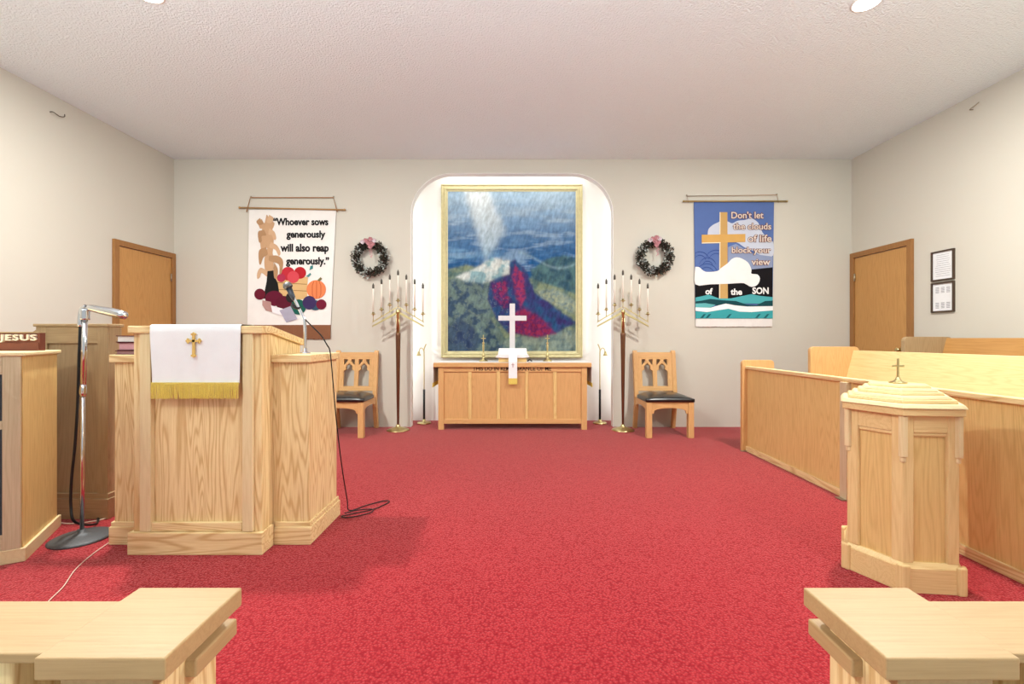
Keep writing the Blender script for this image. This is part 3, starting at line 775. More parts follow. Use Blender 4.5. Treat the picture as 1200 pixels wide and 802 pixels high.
for i, (a, b_, c_, d_) in enumerate([(311, 315, 252, 290), (307, 311, 264, 298), (316, 319, 262, 300), (312, 319, 290, 324), (305, 309, 257, 268), (317, 320, 256, 268)]):
    patch('corn_stalk', [(a, d_), (a - 2, (c_ + d_) / 2), (a + 1, c_ + 3), ((a + b_) / 2, c_), (b_, c_ + 4), (b_ + 2, (c_ + d_) / 2), (b_, d_)], TAN, B1C, 1 + i * .3, 4)
for i, pts in enumerate([[(312, 290), (304, 294), (304, 308), (306, 310), (309, 302), (314, 298)], [(318, 284), (325, 288), (329, 296), (327, 300), (323, 293), (316, 290)], [(316, 300), (326, 300), (332, 306), (331, 318), (328, 322), (327, 310), (316, 306)],
                         [(314, 318), (306, 314), (302, 320), (302, 327), (305, 325), (307, 320), (313, 324)], [(310, 270), (303, 272), (304, 284), (307, 283), (307, 277), (312, 276)], [(316, 268), (322, 272), (324, 280), (321, 281), (319, 276), (315, 275)],
                         [(305, 256), (301, 260), (304, 264), (309, 262)], [(316, 252), (321, 256), (318, 262), (313, 260)], [(322, 308), (326, 316), (325, 326), (322, 326), (321, 316)]]):
    patch('corn_leaf', pts, (206, 170, 136) if i % 2 else (176, 138, 102), B1C, 3 + i * .2, 4)
patch('basket', [(321, 323), (361, 325), (360, 350), (346, 352), (328, 347)], (214, 178, 124), B1C, 2)
for yy in (331, 339): patch('basket_band', [(324, yy), (360, yy + 2), (360, yy + 2.8), (324, yy + .8)], (160, 120, 76), B1C, 3)
patch('tomato', circ(338, 321, 8), (186, 46, 58), B1C, 3); patch('tomato', circ(330, 326, 5), (170, 50, 78), B1C, 3.4); patch('tomato', circ(352, 320, 7), (178, 36, 44), B1C, 3.6); patch('tomato', circ(344, 325, 7), (206, 74, 84), B1C, 4)
patch('bottle', [(314, 318), (323, 317), (323, 326), (326, 332), (329, 352), (309, 350), (313, 330)], (26, 28, 28), B1C, 4.5)
patch('pumpkin', circ(371, 339.5, 11, 24, 1.03), (226, 132, 84), B1C, 4)
for dx in (-5, 0, 5): patch('pumpkin_rib', [(371 + dx * .6, 330), (371 + dx, 335), (371 + dx, 345), (371 + dx * .6, 350), (371 + dx * .6 + .6, 350), (371.8 + dx, 345), (371.8 + dx, 335), (371.6 + dx * .6, 330)], (188, 92, 56), B1C, 5)
patch('pumpkin_stem', [(372, 329), (376, 325), (378, 327), (375, 330)], (120, 110, 70), B1C, 5)
patch('plum', circ(305, 345, 6.5), (104, 26, 44), B1C, 5); patch('plum', circ(322, 350, 9, 20, 1.2), (98, 24, 48), B1C, 5.2); patch('plum', circ(333, 355, 8, 20, 1.2), (92, 24, 44), B1C, 5.4)
patch('pear', circ(341, 349, 6, 18, .9), (40, 36, 38), B1C, 6)
patch('apple', circ(350, 360, 9), (30, 92, 80), B1C, 5.6); patch('plum', circ(363, 355, 8), (62, 48, 92), B1C, 6); patch('leaf', circ(370, 358, 6, 16, 1.1), (52, 84, 104), B1C, 5.4); patch('plum', circ(377, 357, 6), (112, 28, 50), B1C, 6.2)
patch('bread', [(308, 352), (318, 354), (320, 366), (312, 364), (308, 358)], (178, 140, 134), B1C, 6)
patch('paper_roll', [(318, 358), (332, 362), (334, 371), (320, 367)], (234, 232, 236), B1C, 6.4)
patch('card', [(328, 364), (341, 359), (349, 374), (336, 378)], (170, 168, 186), B1C, 6.8)
patch('leaf', [(363, 317), (364, 312), (367, 311), (367, 315)], (60, 130, 130), B1C, 3); patch('leaf', [(359, 324), (364, 320), (365, 322), (362, 325)], (86, 150, 146), B1C, 3)
# right banner
B2 = thing('wall_banner', 'blue banner with tan cross, white clouds and teal waves, right of the niche', 'banner', (bx(860), BY, bz(236)))
B2C = cloth('banner_cloth', [(813, 236.5), (907, 236.5), (905, 375), (815, 375)], cm((88, 112, 168)), B2)
sm(MB()).tube([(bx(801), BY - .02, bz(236.5)), (bx(921), BY - .02, bz(236.5))], .009, 10).ball((bx(800.5), BY - .02, bz(236.5)), .013).ball((bx(921), BY - .02, bz(236.5)), .013).build('hanging_rod', plain('rod_gilt', (170, 146, 92), .4, .4), B2)
sm(MB()).tube([(bx(806), BY - .02, bz(238)), (bx(804.5), BY - .014, bz(230.4)), (bx(910), BY - .014, bz(229)), (bx(911), BY - .02, bz(238))], .0035, 8).build('cord', M_CORD, B2)
sm(MB()).ball((bx(804.5), BY - .008, bz(229)), .009).ball((bx(910), BY - .008, bz(228)), .009).build('nail', M_STEEL, B2)
patch('pale_cloud', [(829, 276), (830, 269), (835, 264), (841, 261), (847, 258), (853, 260), (858, 262), (864, 259), (873, 258), (880, 256), (888, 261), (891, 268), (895, 275), (905.6, 284), (905.4, 300), (896, 300), (888, 298), (882, 294), (872, 290), (862, 284), (845, 284), (832, 282)], (196, 202, 216), B2C, 1, 3)
patch('grey_cloud', [(853, 290), (862, 286), (872, 292), (884, 298), (905.4, 301), (905, 314), (880, 318), (853, 318)], (138, 150, 180), B2C, 1.6, 0)
for i, (cx_p, cy_p, r) in enumerate([(820, 306, 11), (829, 312, 10), (839, 306, 13), (828, 322, 13)]):
    for rr in (r, r - 4):
        arc = [(cx_p + rr * math.cos(R(a)), cy_p - rr * math.sin(R(a))) for a in range(15, 166, 15)]
        arc = [(max(814.2, min(842.5, x)), y) for x, y in arc]
        arc2 = [(x, y + .7) for x, y in arc[::-1]]
        patch('cloud_line', arc + arc2, (52, 74, 140), B2C, 2 + i * .25)
patch('night_sea', [(814.4, 333.5), (853, 332), (880, 316), (905, 313.5), (905, 352), (814.4, 352)], (18, 16, 20), B2C, 2.8)
patch('cross_upright', [(844, 249), (852, 249), (852.5, 352), (843.5, 352)], (196, 158, 98), B2C, 3.6)
patch('cross_edge', [(843, 249), (844, 249), (843.5, 352), (842.3, 352)], (232, 220, 190), B2C, 3.6)
patch('cross_bar', [(822, 275.5), (873, 274.5), (873, 284), (822, 285)], (206, 162, 92), B2C, 4.4)
patch('cross_bar_edge', [(822, 284.6), (844, 284.2), (844, 285.2), (822, 285.8)], (232, 224, 200), B2C, 4.6)
patch('white_cloud', [(814.4, 313), (819, 313.5), (823, 317), (828, 319), (840, 318), (845, 314), (852, 309), (857, 304), (862, 302), (868, 303), (876, 308), (880, 316), (880, 321), (887, 322), (890, 327), (887, 334), (880, 336.5), (873, 333), (868, 332), (850, 333), (832, 333.5), (814.4, 333.5)], (236, 236, 234), B2C, 5.4, 3)
patch('wave', [(814.6, 349), (824, 347), (830, 345.5), (842, 350), (856, 350), (870, 347), (880, 345), (890, 347), (905, 348.5), (905, 356), (814.6, 356)], (76, 166, 172), B2C, 5, 0)
patch('wave', [(814.6, 353.5), (822, 352.5), (832, 350.5), (845, 352), (862, 353), (874, 357), (886, 358), (896, 353), (905, 352.5), (905, 359), (860, 359), (814.6, 357)], (24, 70, 76), B2C, 5.6, 0)
patch('wave', [(814.6, 356), (826, 355.5), (838, 357.5), (832, 361), (814.6, 361)], (98, 176, 178), B2C, 6, 0)
patch('wave', [(814.6, 360.5), (832, 361), (842, 358), (850, 356), (860, 358), (875, 359.5), (905, 359), (905, 364), (880, 366), (866, 365.5), (853, 362), (840, 364), (828, 366), (814.6, 364.5)], (240, 242, 242), B2C, 6.6, 0)
patch('wave', [(814.8, 365), (828, 366), (840, 364), (853, 362), (866, 365.5), (880, 366), (905, 363.5), (905, 373.5), (814.8, 373.5)], (62, 160, 166), B2C, 6, 0)
for xx in (820, 826, 850, 884, 894): patch('wave_shade', [(xx, 373), (xx + 4, 368.5), (xx + 7, 368), (xx + 3, 373)], (28, 96, 104), B2C, 6.8)
fringe(815.2, 904.8, 373.5, 383, cm((232, 228, 224)), B2C, 110)
M_OUT = cm((122, 84, 80)); M_CRM = cm((222, 208, 196)); M_WHT = cm((240, 238, 236))
for body, a, b_, c_, d_ in (("Don't let", 856.5, 894, 248.5, 256.5), ('the clouds', 858.5, 903, 262, 269.5), ('of life', 876, 903.5, 275.5, 284), ('block your', 857, 903, 290, 299), ('view', 880, 902, 304, 311)):
    text_obj('letter_outline', body, M_OUT, bx(a) - .004, bx(b_) + .004, bz(d_) - .005, bz(c_) + .005, BY - .0095, B2C, .003, .07)
    text_obj('lettering', body, M_CRM, bx(a), bx(b_), bz(d_), bz(c_), BY - .0122, B2C, .002, .008)
for body, a, b_, c_, d_ in (('of', 826, 834.5, 338, 345.5), ('the', 855.5, 869, 338.5, 346), ('SON', 881, 900, 337, 345)):
    text_obj('lettering', body, M_WHT, bx(a), bx(b_), bz(d_), bz(c_), BY - .0125, B2C, .003, .03)

# ================================================================ WREATHS
M_TWIG = plain('dark_twigs', (54, 46, 38), .9, 0, .3, 80)
M_LEAFD = plain('dark_green_leaves', (64, 66, 54), .7, 0, .4, 60); M_LEAFG = plain('silver_leaves', (212, 218, 212), .6, 0, .2, 60)
M_PINK = plain('dusty_pink_petals', (206, 148, 154), .7, 0, .2, 60); M_PALE = plain('pale_petals', (224, 212, 218), .7, 0, .15, 60)
M_BROWNL = plain('brown_leaves', (92, 62, 52), .8, 0, .3, 60)
def leaf(mb, p, d, up, L, W):
    d = d.normalized(); s = d.cross(up).normalized(); n = s.cross(d)
    q = [p, p + d * L * .5 + s * W + n * W * .3, p + d * L, p + d * L * .5 - s * W + n * W * .3, p + d * L * .5 + n * -.002]
    mb.add(q, [(0, 1, 4), (1, 2, 4), (2, 3, 4), (3, 0, 4)])
def wreath(px, py, label, seed):
    r_ = random.Random(seed); c = Vector((bx(px), YB - .045, bz(py)))
    t = thing('wreath', label, 'wreath', tuple(c), 0, 'pair of wreaths')
    ring = MB()
    for k in range(7):
        ph = r_.uniform(0, 6.28); fr_ = r_.choice((5, 7, 9)); off = r_.uniform(0, 6.28)
        pts = []
        for i in range(73):
            a = 2 * math.pi * i / 72; rr = .172 + .026 * math.cos(fr_ * a + ph) ; yy = .022 * math.sin(fr_ * a + off)
            pts.append(c + Vector((rr * math.cos(a), yy, rr * math.sin(a))))
        ring.tube(pts, .009, 6)
    ring.build('twig_ring', M_TWIG, t)
    for nm, mat, cnt, L, gr in (('dark_leaves', M_LEAFD, 480, .036, None), ('brown_leaves', M_BROWNL, 150, .03, None), ('silver_leaves', M_LEAFG, 210, .038, (150, 330, 20, 250, 200))):
        mb = MB()
        for k in range(cnt):
            a = r_.uniform(0, 2 * math.pi) if gr is None else R(r_.choice(gr) + r_.gauss(0, 9))
            th = r_.uniform(0, 2 * math.pi); rad = .048
            d = Vector((math.cos(a) * math.cos(th), -abs(math.sin(th)) - .1, math.sin(a) * math.cos(th)))
            p = c + Vector((.172 * math.cos(a), 0, .172 * math.sin(a))) + d * rad * r_.uniform(.4, 1.0)
            p.y = min(p.y, YB - .02)
            dd = d + Vector((r_.uniform(-1, 1), r_.uniform(-.7, .1), r_.uniform(-1, 1)))
            leaf(mb, p, dd, Vector((r_.uniform(-.3, .3), -1, .1)), L * r_.uniform(.7, 1.2), .009)
        o = mb.build(nm, mat, t); o['kind'] = 'stuff'
    for k in range(7):
        fx, fz = [(-.03, .2), (.015, .215), (.05, .2), (-.005, .17), (.035, .16), (-.06, .185), (.012, .13)][k]
        fc = c + Vector(((fx if seed == 3 else fx * .8 - .01) * 1.25, -.055, fz * 1.02)); mb = MB()
        for q in range(9):
            a = q * 2.4; leaf(mb, fc, Vector((math.cos(a), -.6 - .05 * q, math.sin(a))), Vector((0, -1, .01)), .040, .017)
        mb.ball(fc + Vector((0, -.012, 0)), .008, 8, 6)
        mb.build('flower', M_PINK if k % 3 != 2 else M_PALE, t)
    mb = MB()
    for k in range(14):
        p = c + Vector((.02 + r_.uniform(-.012, .012), -.05, .12 - k * .008)); leaf(mb, p, Vector((r_.uniform(-1, 1), -.5, -1)), Vector((0, -1, 0)), .02, .006)
    o = mb.build('trailing_sprig', M_PINK, t); o['kind'] = 'stuff'
wreath(435.5, 304, 'dark leaf wreath with pink flowers, left of the niche', 3)
wreath(766, 302, 'dark leaf wreath with pink flowers, right of the niche', 5)

# ================================================================ PULPIT
PX0, PX1, PYF, PYB = -1.885, -1.248, 2.267, 2.70
PU = thing('pulpit', 'large oak pulpit with side wings under a white cloth with gold cross', 'pulpit', (-1.57, 2.5, 0))
oz, ox, oy = wood('oak', 'z'), wood('oak', 'x'), wood('oak', 'y')
MB().box(PX0 + .005, PX1 - .005, PYF + .012, PYF + .03, .10, 1.095).build('front_panel', oz, PU)
MB().box(PX0, -1.84, PYF, PYF + .035, .10, 1.095).build('corner_board', oz, PU, .002)
MB().box(-1.30, PX1, PYF, PYF + .035, .10, 1.095).build('corner_board', oz, PU, .002)
pz = wood('pale', 'z')
for a, b_ in ((164, 177), (284, 296.5)):
    MB().box((a - 600) * 2.255 / F, (b_ - 600) * 2.255 / F, 2.252, PYF + .012, .112, 1.095).build('stile', pz, PU, .003)
MB().box((177 - 600) * 2.262 / F, (284 - 600) * 2.262 / F, 2.258, PYF + .012, .112, .155).build('bottom_rail', ox, PU, .003)
side = [(PYF + .035, 0), (PYF + .035, 1.095), (2.337, 1.096), (2.68, 1.03), (2.68, 0)]
for xa, xb in ((PX0, PX0 + .02), (PX1 - .02, PX1)):
    MB().prism(side, xa, xb, 'x').build('side_panel', oz, PU, .002)
MB().box(PX0 + .02, PX1 - .02, PYF + .03, 2.68, .60, .62).build('shelf', ox, PU)
MB().prism([(2.245, 1.095), (2.245, 1.133), (2.337, 1.135), (2.70, 1.067), (2.70, 1.03), (2.337, 1.097)], -1.899, -1.233, 'x').build('reading_top', ox, PU, .004)
MB().box(-1.90, -1.234, 2.245, PYF, 0, .11).box(PX1, -1.234, PYF, 2.358, 0, .11).box(-1.90, PX0, PYF, 2.358, 0, .11).build('plinth', ox, PU, .003)
for s, xa, xb in ((1, PX1, -1.06), (-1, -2.075, PX0)):
    MB().box(xa, xb, 2.375, 2.75, .0, .946).build('wing_panel', oz, PU, .003)
    if s > 0:
        MB().box(xa, -1.044, 2.357, 2.765, .946, .986).build('wing_top', ox, PU, .004)
        MB().box(-1.234, -1.044, 2.357, 2.375, 0, .092).box(-1.06, -1.044, 2.375, 2.765, 0, .092).box(-1.234, -1.05, 2.363, 2.375, .092, .116).box(-1.06, -1.05, 2.375, 2.76, .092, .116).build('wing_plinth', ox, PU, .003)
    else:
        MB().box(-2.091, xb, 2.357, 2.765, .946, .986).build('wing_top', ox, PU, .004)
        MB().box(-2.091, -1.90, 2.357, 2.375, 0, .092).box(-2.091, -2.075, 2.375, 2.765, 0, .092).box(-2.085, -1.90, 2.363, 2.375, .092, .116).box(-2.085, -2.075, 2.375, 2.76, .092, .116).build('wing_plinth', ox, PU, .003)
# parament
PC = thing('pulpit_cloth', 'white cloth with gold cross and gold fringe hanging over the pulpit front', 'cloth', (-1.557, 2.24, 1.136))
mb = MB(); mb.smooth = True
prof = [(2.50, 1.110), (2.42, 1.126), (2.34, 1.141), (2.25, 1.140), (2.239, 1.134), (2.2375, 1.10), (2.238, 1.04), (2.239, .98), (2.24, .92), (2.24, .852)]
nx = 60; vs = []
for layer in (0, 1):
    for j, (y, z) in enumerate(prof):
        for i in range(nx + 1):
            t = i / nx; k = max(0, (1.1 - z)) / .25
            xl, xr = -1.782 + .012 * k, -1.336 - .004 * k
            wv = -.006 * k * abs(math.sin(t * 11 + .6)) ** 1.5 if j >= 4 else 0
            vs.append((xl + (xr - xl) * t, y + wv + (.0025 if layer else 0) * (j >= 4), z - (.0025 if layer and j < 4 else 0)))
n1 = nx + 1; q = n1 * len(prof); fs = []
for j in range(len(prof) - 1):
    for i in range(nx):
        a = j * n1 + i; fs += [(a, a + n1, a + n1 + 1, a + 1), (q + a, q + a + 1, q + a + n1 + 1, q + a + n1)]
mb.add(vs, fs); mb.build('white_cloth', M_CLOTH, PC)
fr = MB(); 
fr.box(-1.768, -1.341, 2.226, 2.2325, .845, .855)
for k in range(150):
    x = -1.769 + .429 * (k + .5) / 150; t = (x + 1.77) / .43
    y = 2.230 - .003 * abs(math.sin(t * 11 + .6)) + rnd.uniform(-.0015, .0015)
    fr.tube([(x, y, .852), (x + rnd.uniform(-.002, .002), y - .001, .815), (x + rnd.uniform(-.004, .004), y, .777 + rnd.uniform(-.003, .003))], .0022, 4)
o = fr.build('gold_fringe', M_FRINGE, PC); o['kind'] = 'stuff'
gc = MB(); Yc = 2.227
def gx(px): return (px - 600) * Yc / F
def gz(py): return CZ - (py - HY) * Yc / F
gc.box(gx(225), gx(228), Yc, Yc + .005, gz(418), gz(392)).box(gx(219.5), gx(233.5), Yc, Yc + .005, gz(401), gz(398.4))
for ax2, ay2, dx, dy in ((226.5, 392, 0, -1), (226.5, 417, 0, 1), (219.8, 399.7, -1, 0), (233.2, 399.7, 1, 0)):
    for ox_, oy_ in ((dx * 1.2, dy * 1.2), (dy * 1.9, dx * 1.9), (-dy * 1.9, -dx * 1.9)):
        gc.lathe([(.001, 0), (.0055, .001), (.0055, .005), (.001, .006)], (gx(ax2 + ox_), Yc + .005, gz(ay2 + oy_)), 8, M=Matrix.Rotation(R(90), 3, 'X'))
gc.build('gold_cross', M_GOLDTH, PC)
# books on the left wing of the pulpit
zb = .986
PAGES = {'w': plain('white_pages', (234, 230, 226), .7, 0, .1, 200), 'p': plain('pink_pages', (214, 160, 168), .7, 0, .1, 200), 'm': plain('mauve_pages', (176, 130, 134), .7, 0, .1, 200)}
for k, (th, cc, ins, lab) in enumerate(((.022, 'm', .0, 'bottom of the stack of hymn books on the left pulpit wing, mauve page edges'),
                                   (.042, 'p', .006, 'middle hymn book with pink page edges on the left pulpit wing'),
                                   (.036, 'w', .002, 'top hymn book with white page edges on the left pulpit wing'))):
    t = thing('hymn_book', lab, 'book', (-2.0, 2.49, zb), 0, 'stack of hymn books')
    a, b_ = -2.082 + ins, -1.925
    MB().box(a, b_, 2.385 + ins, 2.60, zb, zb + .004).box(a, b_, 2.385 + ins, 2.60, zb + th - .004, zb + th).box(b_ - .005, b_, 2.385 + ins, 2.60, zb + .004, zb + th - .004).build('cover', M_MAROON, t, .001)
    MB().box(a + .006, b_ - .005, 2.391 + ins, 2.594, zb + .004, zb + th - .004).build('pages', PAGES[cc], t)
    zb += th

# ---- microphone on the right wing
MY = 2.55
def mp(px, py, Y=MY): return P(px, py, Y)
G = thing('wing_microphone', 'microphone on bent chrome stem standing on the right wing of the pulpit', 'microphone', tuple(mp(357.5, 415)))
b0 = mp(357.5, 415); b0.z = .986
sm(MB()).lathe([(.03, 0), (.03, .004), (.012, .01), (.010, .03)], b0, 20).build('flange', M_CHROME, G)
pth = spline([b0, mp(357.5, 395), mp(357, 378), mp(354, 369), mp(348, 357), mp(343.5, 347)], 6)
sm(MB()).tube(pth, .0085, 12).build('stem', M_CHROME, G)
m0, m1, m2 = mp(345, 352), mp(338.5, 338), mp(336.0, 333)
sm(MB()).tube([m0, m0.lerp(m1, .3), m1], [.010, .013, .017], 14).build('microphone_body', plain('gunmetal', (74, 80, 90), .35, .6), G)
dirm = (m2 - m1).normalized()
gr = sm(MB()); gr.tube([m1, m1 + dirm * .004, m1 + dirm * .014, m1 + dirm * .03, m1 + dirm * .036], [.019, .024, .026, .02, .006], 16)
gr.build('grille', plain('steel_mesh', (128, 130, 130), .45, .7, .5, 400), G)
sm(MB()).tube([mp(342, 357), mp(346, 360.5), mp(352, 362)], .010, 10).build('clip', M_BLACK, G)
cab = spline([mp(357, 374), mp(366, 383), mp(376, 393), mp(383, 404), (-1.033, 2.58, 1.0), (-1.030, 2.60, .9), (-1.028, 2.66, .6), (-1.025, 2.74, .3), (-1.015, 2.80, .08), (-1.0, 2.80, .012),
              (-.93, 2.90, .006), (-.84, 2.98, .006), (-.80, 2.96, .006), (-.86, 2.84, .006), (-.97, 2.76, .006), (-1.02, 2.72, .006), (-.96, 2.69, .012), (-.86, 2.76, .012), (-.87, 2.82, .012), (-.96, 2.80, .012), (-1.02, 2.77, .006)], 8)
tag(sm(MB()).tube(cab, .0035, 6).build('microphone_cable', M_BLACK), 'thin black cable hanging from the pulpit microphone and coiled on the carpet', 'cable')

# ---- chrome floor microphone stand on the left
SX, SY = -2.305, 2.435
T = thing('microphone_stand', 'chrome microphone stand with round grey base left of the pulpit', 'microphone stand', (SX, SY, 0))
sm(MB()).lathe([(.135, 0), (.136, .006), (.12, .014), (.06, .026), (.02, .036), (.018, .05)], (SX, SY, 0), 40).build('round_base', M_IRON, T)
pt = (-2.285, SY, 1.21)
sm(MB()).tube([(SX + .003, SY, .04), (-2.297, SY, .80)], .0095, 14).build('lower_pole', M_CHROME, T)
sm(MB()).tube([(-2.297, SY, .76), (-2.297, SY, .778), (-2.2965, SY, .80), (-2.296, SY, .825)], [.012, .0155, .0155, .013], 14).build('collar', M_CHROME, T)
sm(MB()).tube([(-2.296, SY, .80), pt], .0125, 14).build('upper_pole', M_CHROME, T)
hb = sm(MB()); e = lambda px, py: P(px, py, SY)
hb.tube(spline([e(99.5, 375), e(99.5, 368), e(99.8, 362)], 4), [.022] * 8 + [.018], 14)
hb.tube(spline([e(94, 383), e(94, 372), e(96, 363), e(101, 359.5)], 5), [.012] * 15 + [.014], 12)
hb.build('elbow', M_CHROME, T)
sm(MB()).tube([e(101, 361), e(107, 361), e(118, 363.5), e(131, 366), e(141, 368.5), e(146.5, 370), e(148.5, 370.5)], [.014, .018, .021, .0235, .024, .021, .011], 14).build('microphone', M_CHROME, T)
sm(MB()).tube([e(126, 366.4), e(141, 369.8)], .0205, 12).build('microphone_mesh', plain('maroon_mesh', (120, 92, 96), .5, .5, .4, 300), T) if False else None
cb = spline([e(94, 382), e(92.5, 420), e(91, 470), e(88, 520), e(84, 560), e(83, 592), e(88, 612), (-2.38, 2.60, .01), (-2.5, 2.75, .008)], 8)
tag(sm(MB()).tube(cb, .0065, 8).build('microphone_stand_cable', M_BLACK), 'black cable running down beside the chrome microphone stand', 'cable')
def floor_pt(px, py, z=.005):
    Y = (CZ - z) * F / (py - HY); return Vector(((px - HX) * Y / F, Y, z))
tag(sm(MB()).tube(spline([floor_pt(137, 603), floor_pt(120, 609), floor_pt(100, 612.5), floor_pt(80, 614), floor_pt(66, 612)], 8), .0035, 6).build('floor_cable', M_WIRE), 'pale cable lying on the carpet behind the microphone stand', 'cable')
tag(sm(MB()).tube(spline([floor_pt(128, 636), floor_pt(108, 650), floor_pt(88, 668), floor_pt(74, 688), floor_pt(56, 706), floor_pt(40, 730)], 8), .0022, 6).build('floor_cable', M_WIRE), 'thin pink white wire running over the carpet in front of the pulpit', 'cable')

# ================================================================ LEFT CABINETS
ang = math.atan2(.419, -.243) - math.pi / 2     # direction of the side face
OC = thing('speaker_cabinet', 'oak speaker cabinet with grey grilles at the left edge of the picture', 'cabinet', (-2.337, 2.185, 0), ang)
# local frame: origin at the front right plinth corner, +y along the side, -x along the front
gz_, gx_ = wood('greyoak', 'z'), wood('greyoak', 'x')
az2 = wood('gold', 'z')
W_, D_ = .85, .484
kw = dict(world=False)
MB().box(-.018, -.014, .016, D_ - .016, .06, .985).build('side_panel', az2, OC, 0, **kw)
MB().box(-W_ + .015, -.0185, .016, D_ - .016, .0, .985).build('body', gz_, OC, .002, **kw)
MB().box(-W_, 0, 0, .015, 0, .065).box(-.0135, 0, .016, D_, 0, .065).build('plinth', wood('pale', 'y'), OC, .003, **kw)
MB().box(-W_ - .005, .0, -.004, D_ + .005, .985, 1.006).build('top', wood('pale', 'x'), OC, .006, **kw)
for x0_, x1_ in ((-.08, -.018), (-W_ + .015, -W_ + .13)):
    MB().box(x0_, x1_, .002, .016, .065, .985).build('stile', gz_, OC, .002, **kw)
for z0_, z1_ in ((.065, .14), (.64, .68), (.90, .985)):
    MB().box(-W_ + .13, -.08, .004, .016, z0_, z1_).build('rail', gx_, OC, .002, **kw)
for z0_, z1_ in ((.14, .64), (.68, .90)):
    MB().box(-W_ + .13, -.08, .010, .0155, z0_, z1_).build('grille', M_GRILLE, OC, **kw)
# sign on top of the cabinet
SG = thing('desk_sign', 'brown wooden block sign reading JESUS in white letters on the speaker cabinet', 'sign', (-2.62, 2.38, 1.006), 0.05)
def sgx(px): return (px - 600) * 2.38 / F
def sgz(py): return CZ - (py - HY) * 2.38 / F
M_SIGN = plain('reddish_wood_block', (122, 66, 48), .55, 0, .2, 20)
MB().box(sgx(-9), sgx(46.5), 2.38, 2.41, 1.007, sgz(390.5)).build('block', M_SIGN, SG, .001)
MB().box(sgx(-9), sgx(46.5), 2.372, 2.38, 1.007, sgz(402)).build('ledge', M_SIGN, SG, .001)
MB().box(sgx(-9), sgx(46.5), 2.374, 2.412, sgz(390.5), sgz(390.5) + .006).build('top_strip', wood('brown', 'x'), SG, .001)
text_obj('lettering', 'JESUS', plain('ivory_letters', (240, 226, 206), .6), sgx(0.5), sgx(44), sgz(401.5), sgz(392), 2.38, SG, .008, .03, spacing=1.15)

C2 = thing('panelled_screen', 'brown oak panelled screen with curved shoulder behind the microphone stand', 'screen', (-2.62, 2.75, 0))
bz_, bx_ = wood('brown', 'z'), wood('brown', 'x')
ZT = 1.07 + 17 * 2.70 / F
MB().box(-2.83, -2.402, 2.715, 2.80, 0, ZT - .015).build('core_panel', bz_, C2, .002)
for xa, xb in ((-2.83, -2.765), (-2.465, -2.402)):
    MB().box(xa, xb, 2.703, 2.715, .12, ZT - .015).build('stile', bz_, C2, .002)
MB().box(-2.765, -2.465, 2.703, 2.715, ZT - .115, ZT - .015).build('top_rail', bx_, C2, .002)
MB().box(-2.84, -2.395, 2.695, 2.81, ZT - .015, ZT + .002).build('cap', bx_, C2, .003)
MB().box(-2.84, -2.39, 2.69, 2.815, 0, .12).box(-2.84, -2.395, 2.698, 2.81, .12, .15).build('plinth', bx_, C2, .003)
sh = [(-2.83, 0), (-2.83, 1.13)] + [(-2.83 - .05 * (i / 6), 1.13 - .022 * (i / 6) ** 2) for i in range(1, 7)] + [(-3.75, 1.108), (-3.75, 0)]
MB().prism(sh, 2.73, 2.775, 'y').build('side_panel', bz_, C2, .002)

# ================================================================ BAPTISMAL FONT
th = R(-6)
FN = thing('baptismal_font', 'six sided pale oak baptismal font with stepped lid in front of the choir screen', 'font', (1.782, 2.10, 0), th); FN.scale = (.952, .952, 1)
fz, fx = wood('font', 'z'), wood('font', 'x')
pz2 = wood('gold', 'z')
def hexp(r): return [(r * math.cos(R(60 * k)), r * math.sin(R(60 * k))) for k in range(6)]
def hexlayer(name, r0, r1, z0, z1, mat, bev=.003):
    a, b_ = hexp(r0), hexp(r1)
    vs = [(x, y, z0) for x, y in a] + [(x, y, z1) for x, y in b_]
    m = MB(); m.add(vs, [tuple(range(6))[::-1], tuple(range(6, 12))] + [(i, (i + 1) % 6, 6 + (i + 1) % 6, 6 + i) for i in range(6)])
    return m.build(name, mat, FN, bev, world=False)
hexlayer('core', .212, .212, 0, .745, pz2, 0)
hexlayer('plinth', .243, .243, 0, .105, fx); hexlayer('plinth_moulding', .238, .224, .105, .122, fx, .002)
for k in range(6):
    a = R(60 * k); c, s = math.cos(a), math.sin(a)
    M = Matrix.Rotation(a, 4, 'Z')
    # corner post follows both faces; pendant trim under the lid; plinth block
    def corner(r, wid, z0, z1, name, mat, bev=.003):
        p = hexp(r); v0 = Vector(p[k]); vn = Vector(p[(k + 1) % 6]); vp = Vector(p[k - 1])
        d1 = (vn - v0).normalized() * wid; d2 = (vp - v0).normalized() * wid; inn_ = v0 * (1 - .02 / r)
        pts = [tuple(v0), tuple(v0 + d1), tuple((v0 + d1) * .93), tuple(v0 * .92), tuple((v0 + d2) * .93), tuple(v0 + d2)]
        MB().prism(pts, z0, z1, 'z').build(name, mat, FN, bev, world=False)
    corner(.228, .044, .122, .745, 'corner_post', fz)
    corner(.243, .019, .57, .745, 'pendant_trim', wood('pale', 'z'))
    corner(.236, .013, .545, .57, 'pendant_tip', wood('pale', 'z'), .006)
    corner(.257, .03, .0, .118, 'plinth_block', fz, .006)
    # recessed panel frame on each face
    am = R(60 * k + 30); Mf = Matrix.Rotation(am, 4, 'Z')
    ap = math.cos(R(30)) * .226
    MB().box(ap - .024, ap, -.069, .069, .672, .745, M=Mf).build('upper_rail', fx, FN, .002, world=False)
    MB().box(ap - .03, ap - .004, -.069, .069, .655, .672, M=Mf).build('rail_moulding', fx, FN, .004, world=False)
hexlayer('lid_band', .252, .252, .745, .776, fx)
hexlayer('lid_moulding', .262, .247, .776, .794, wood('pale', 'x'), .004)
zz = .794
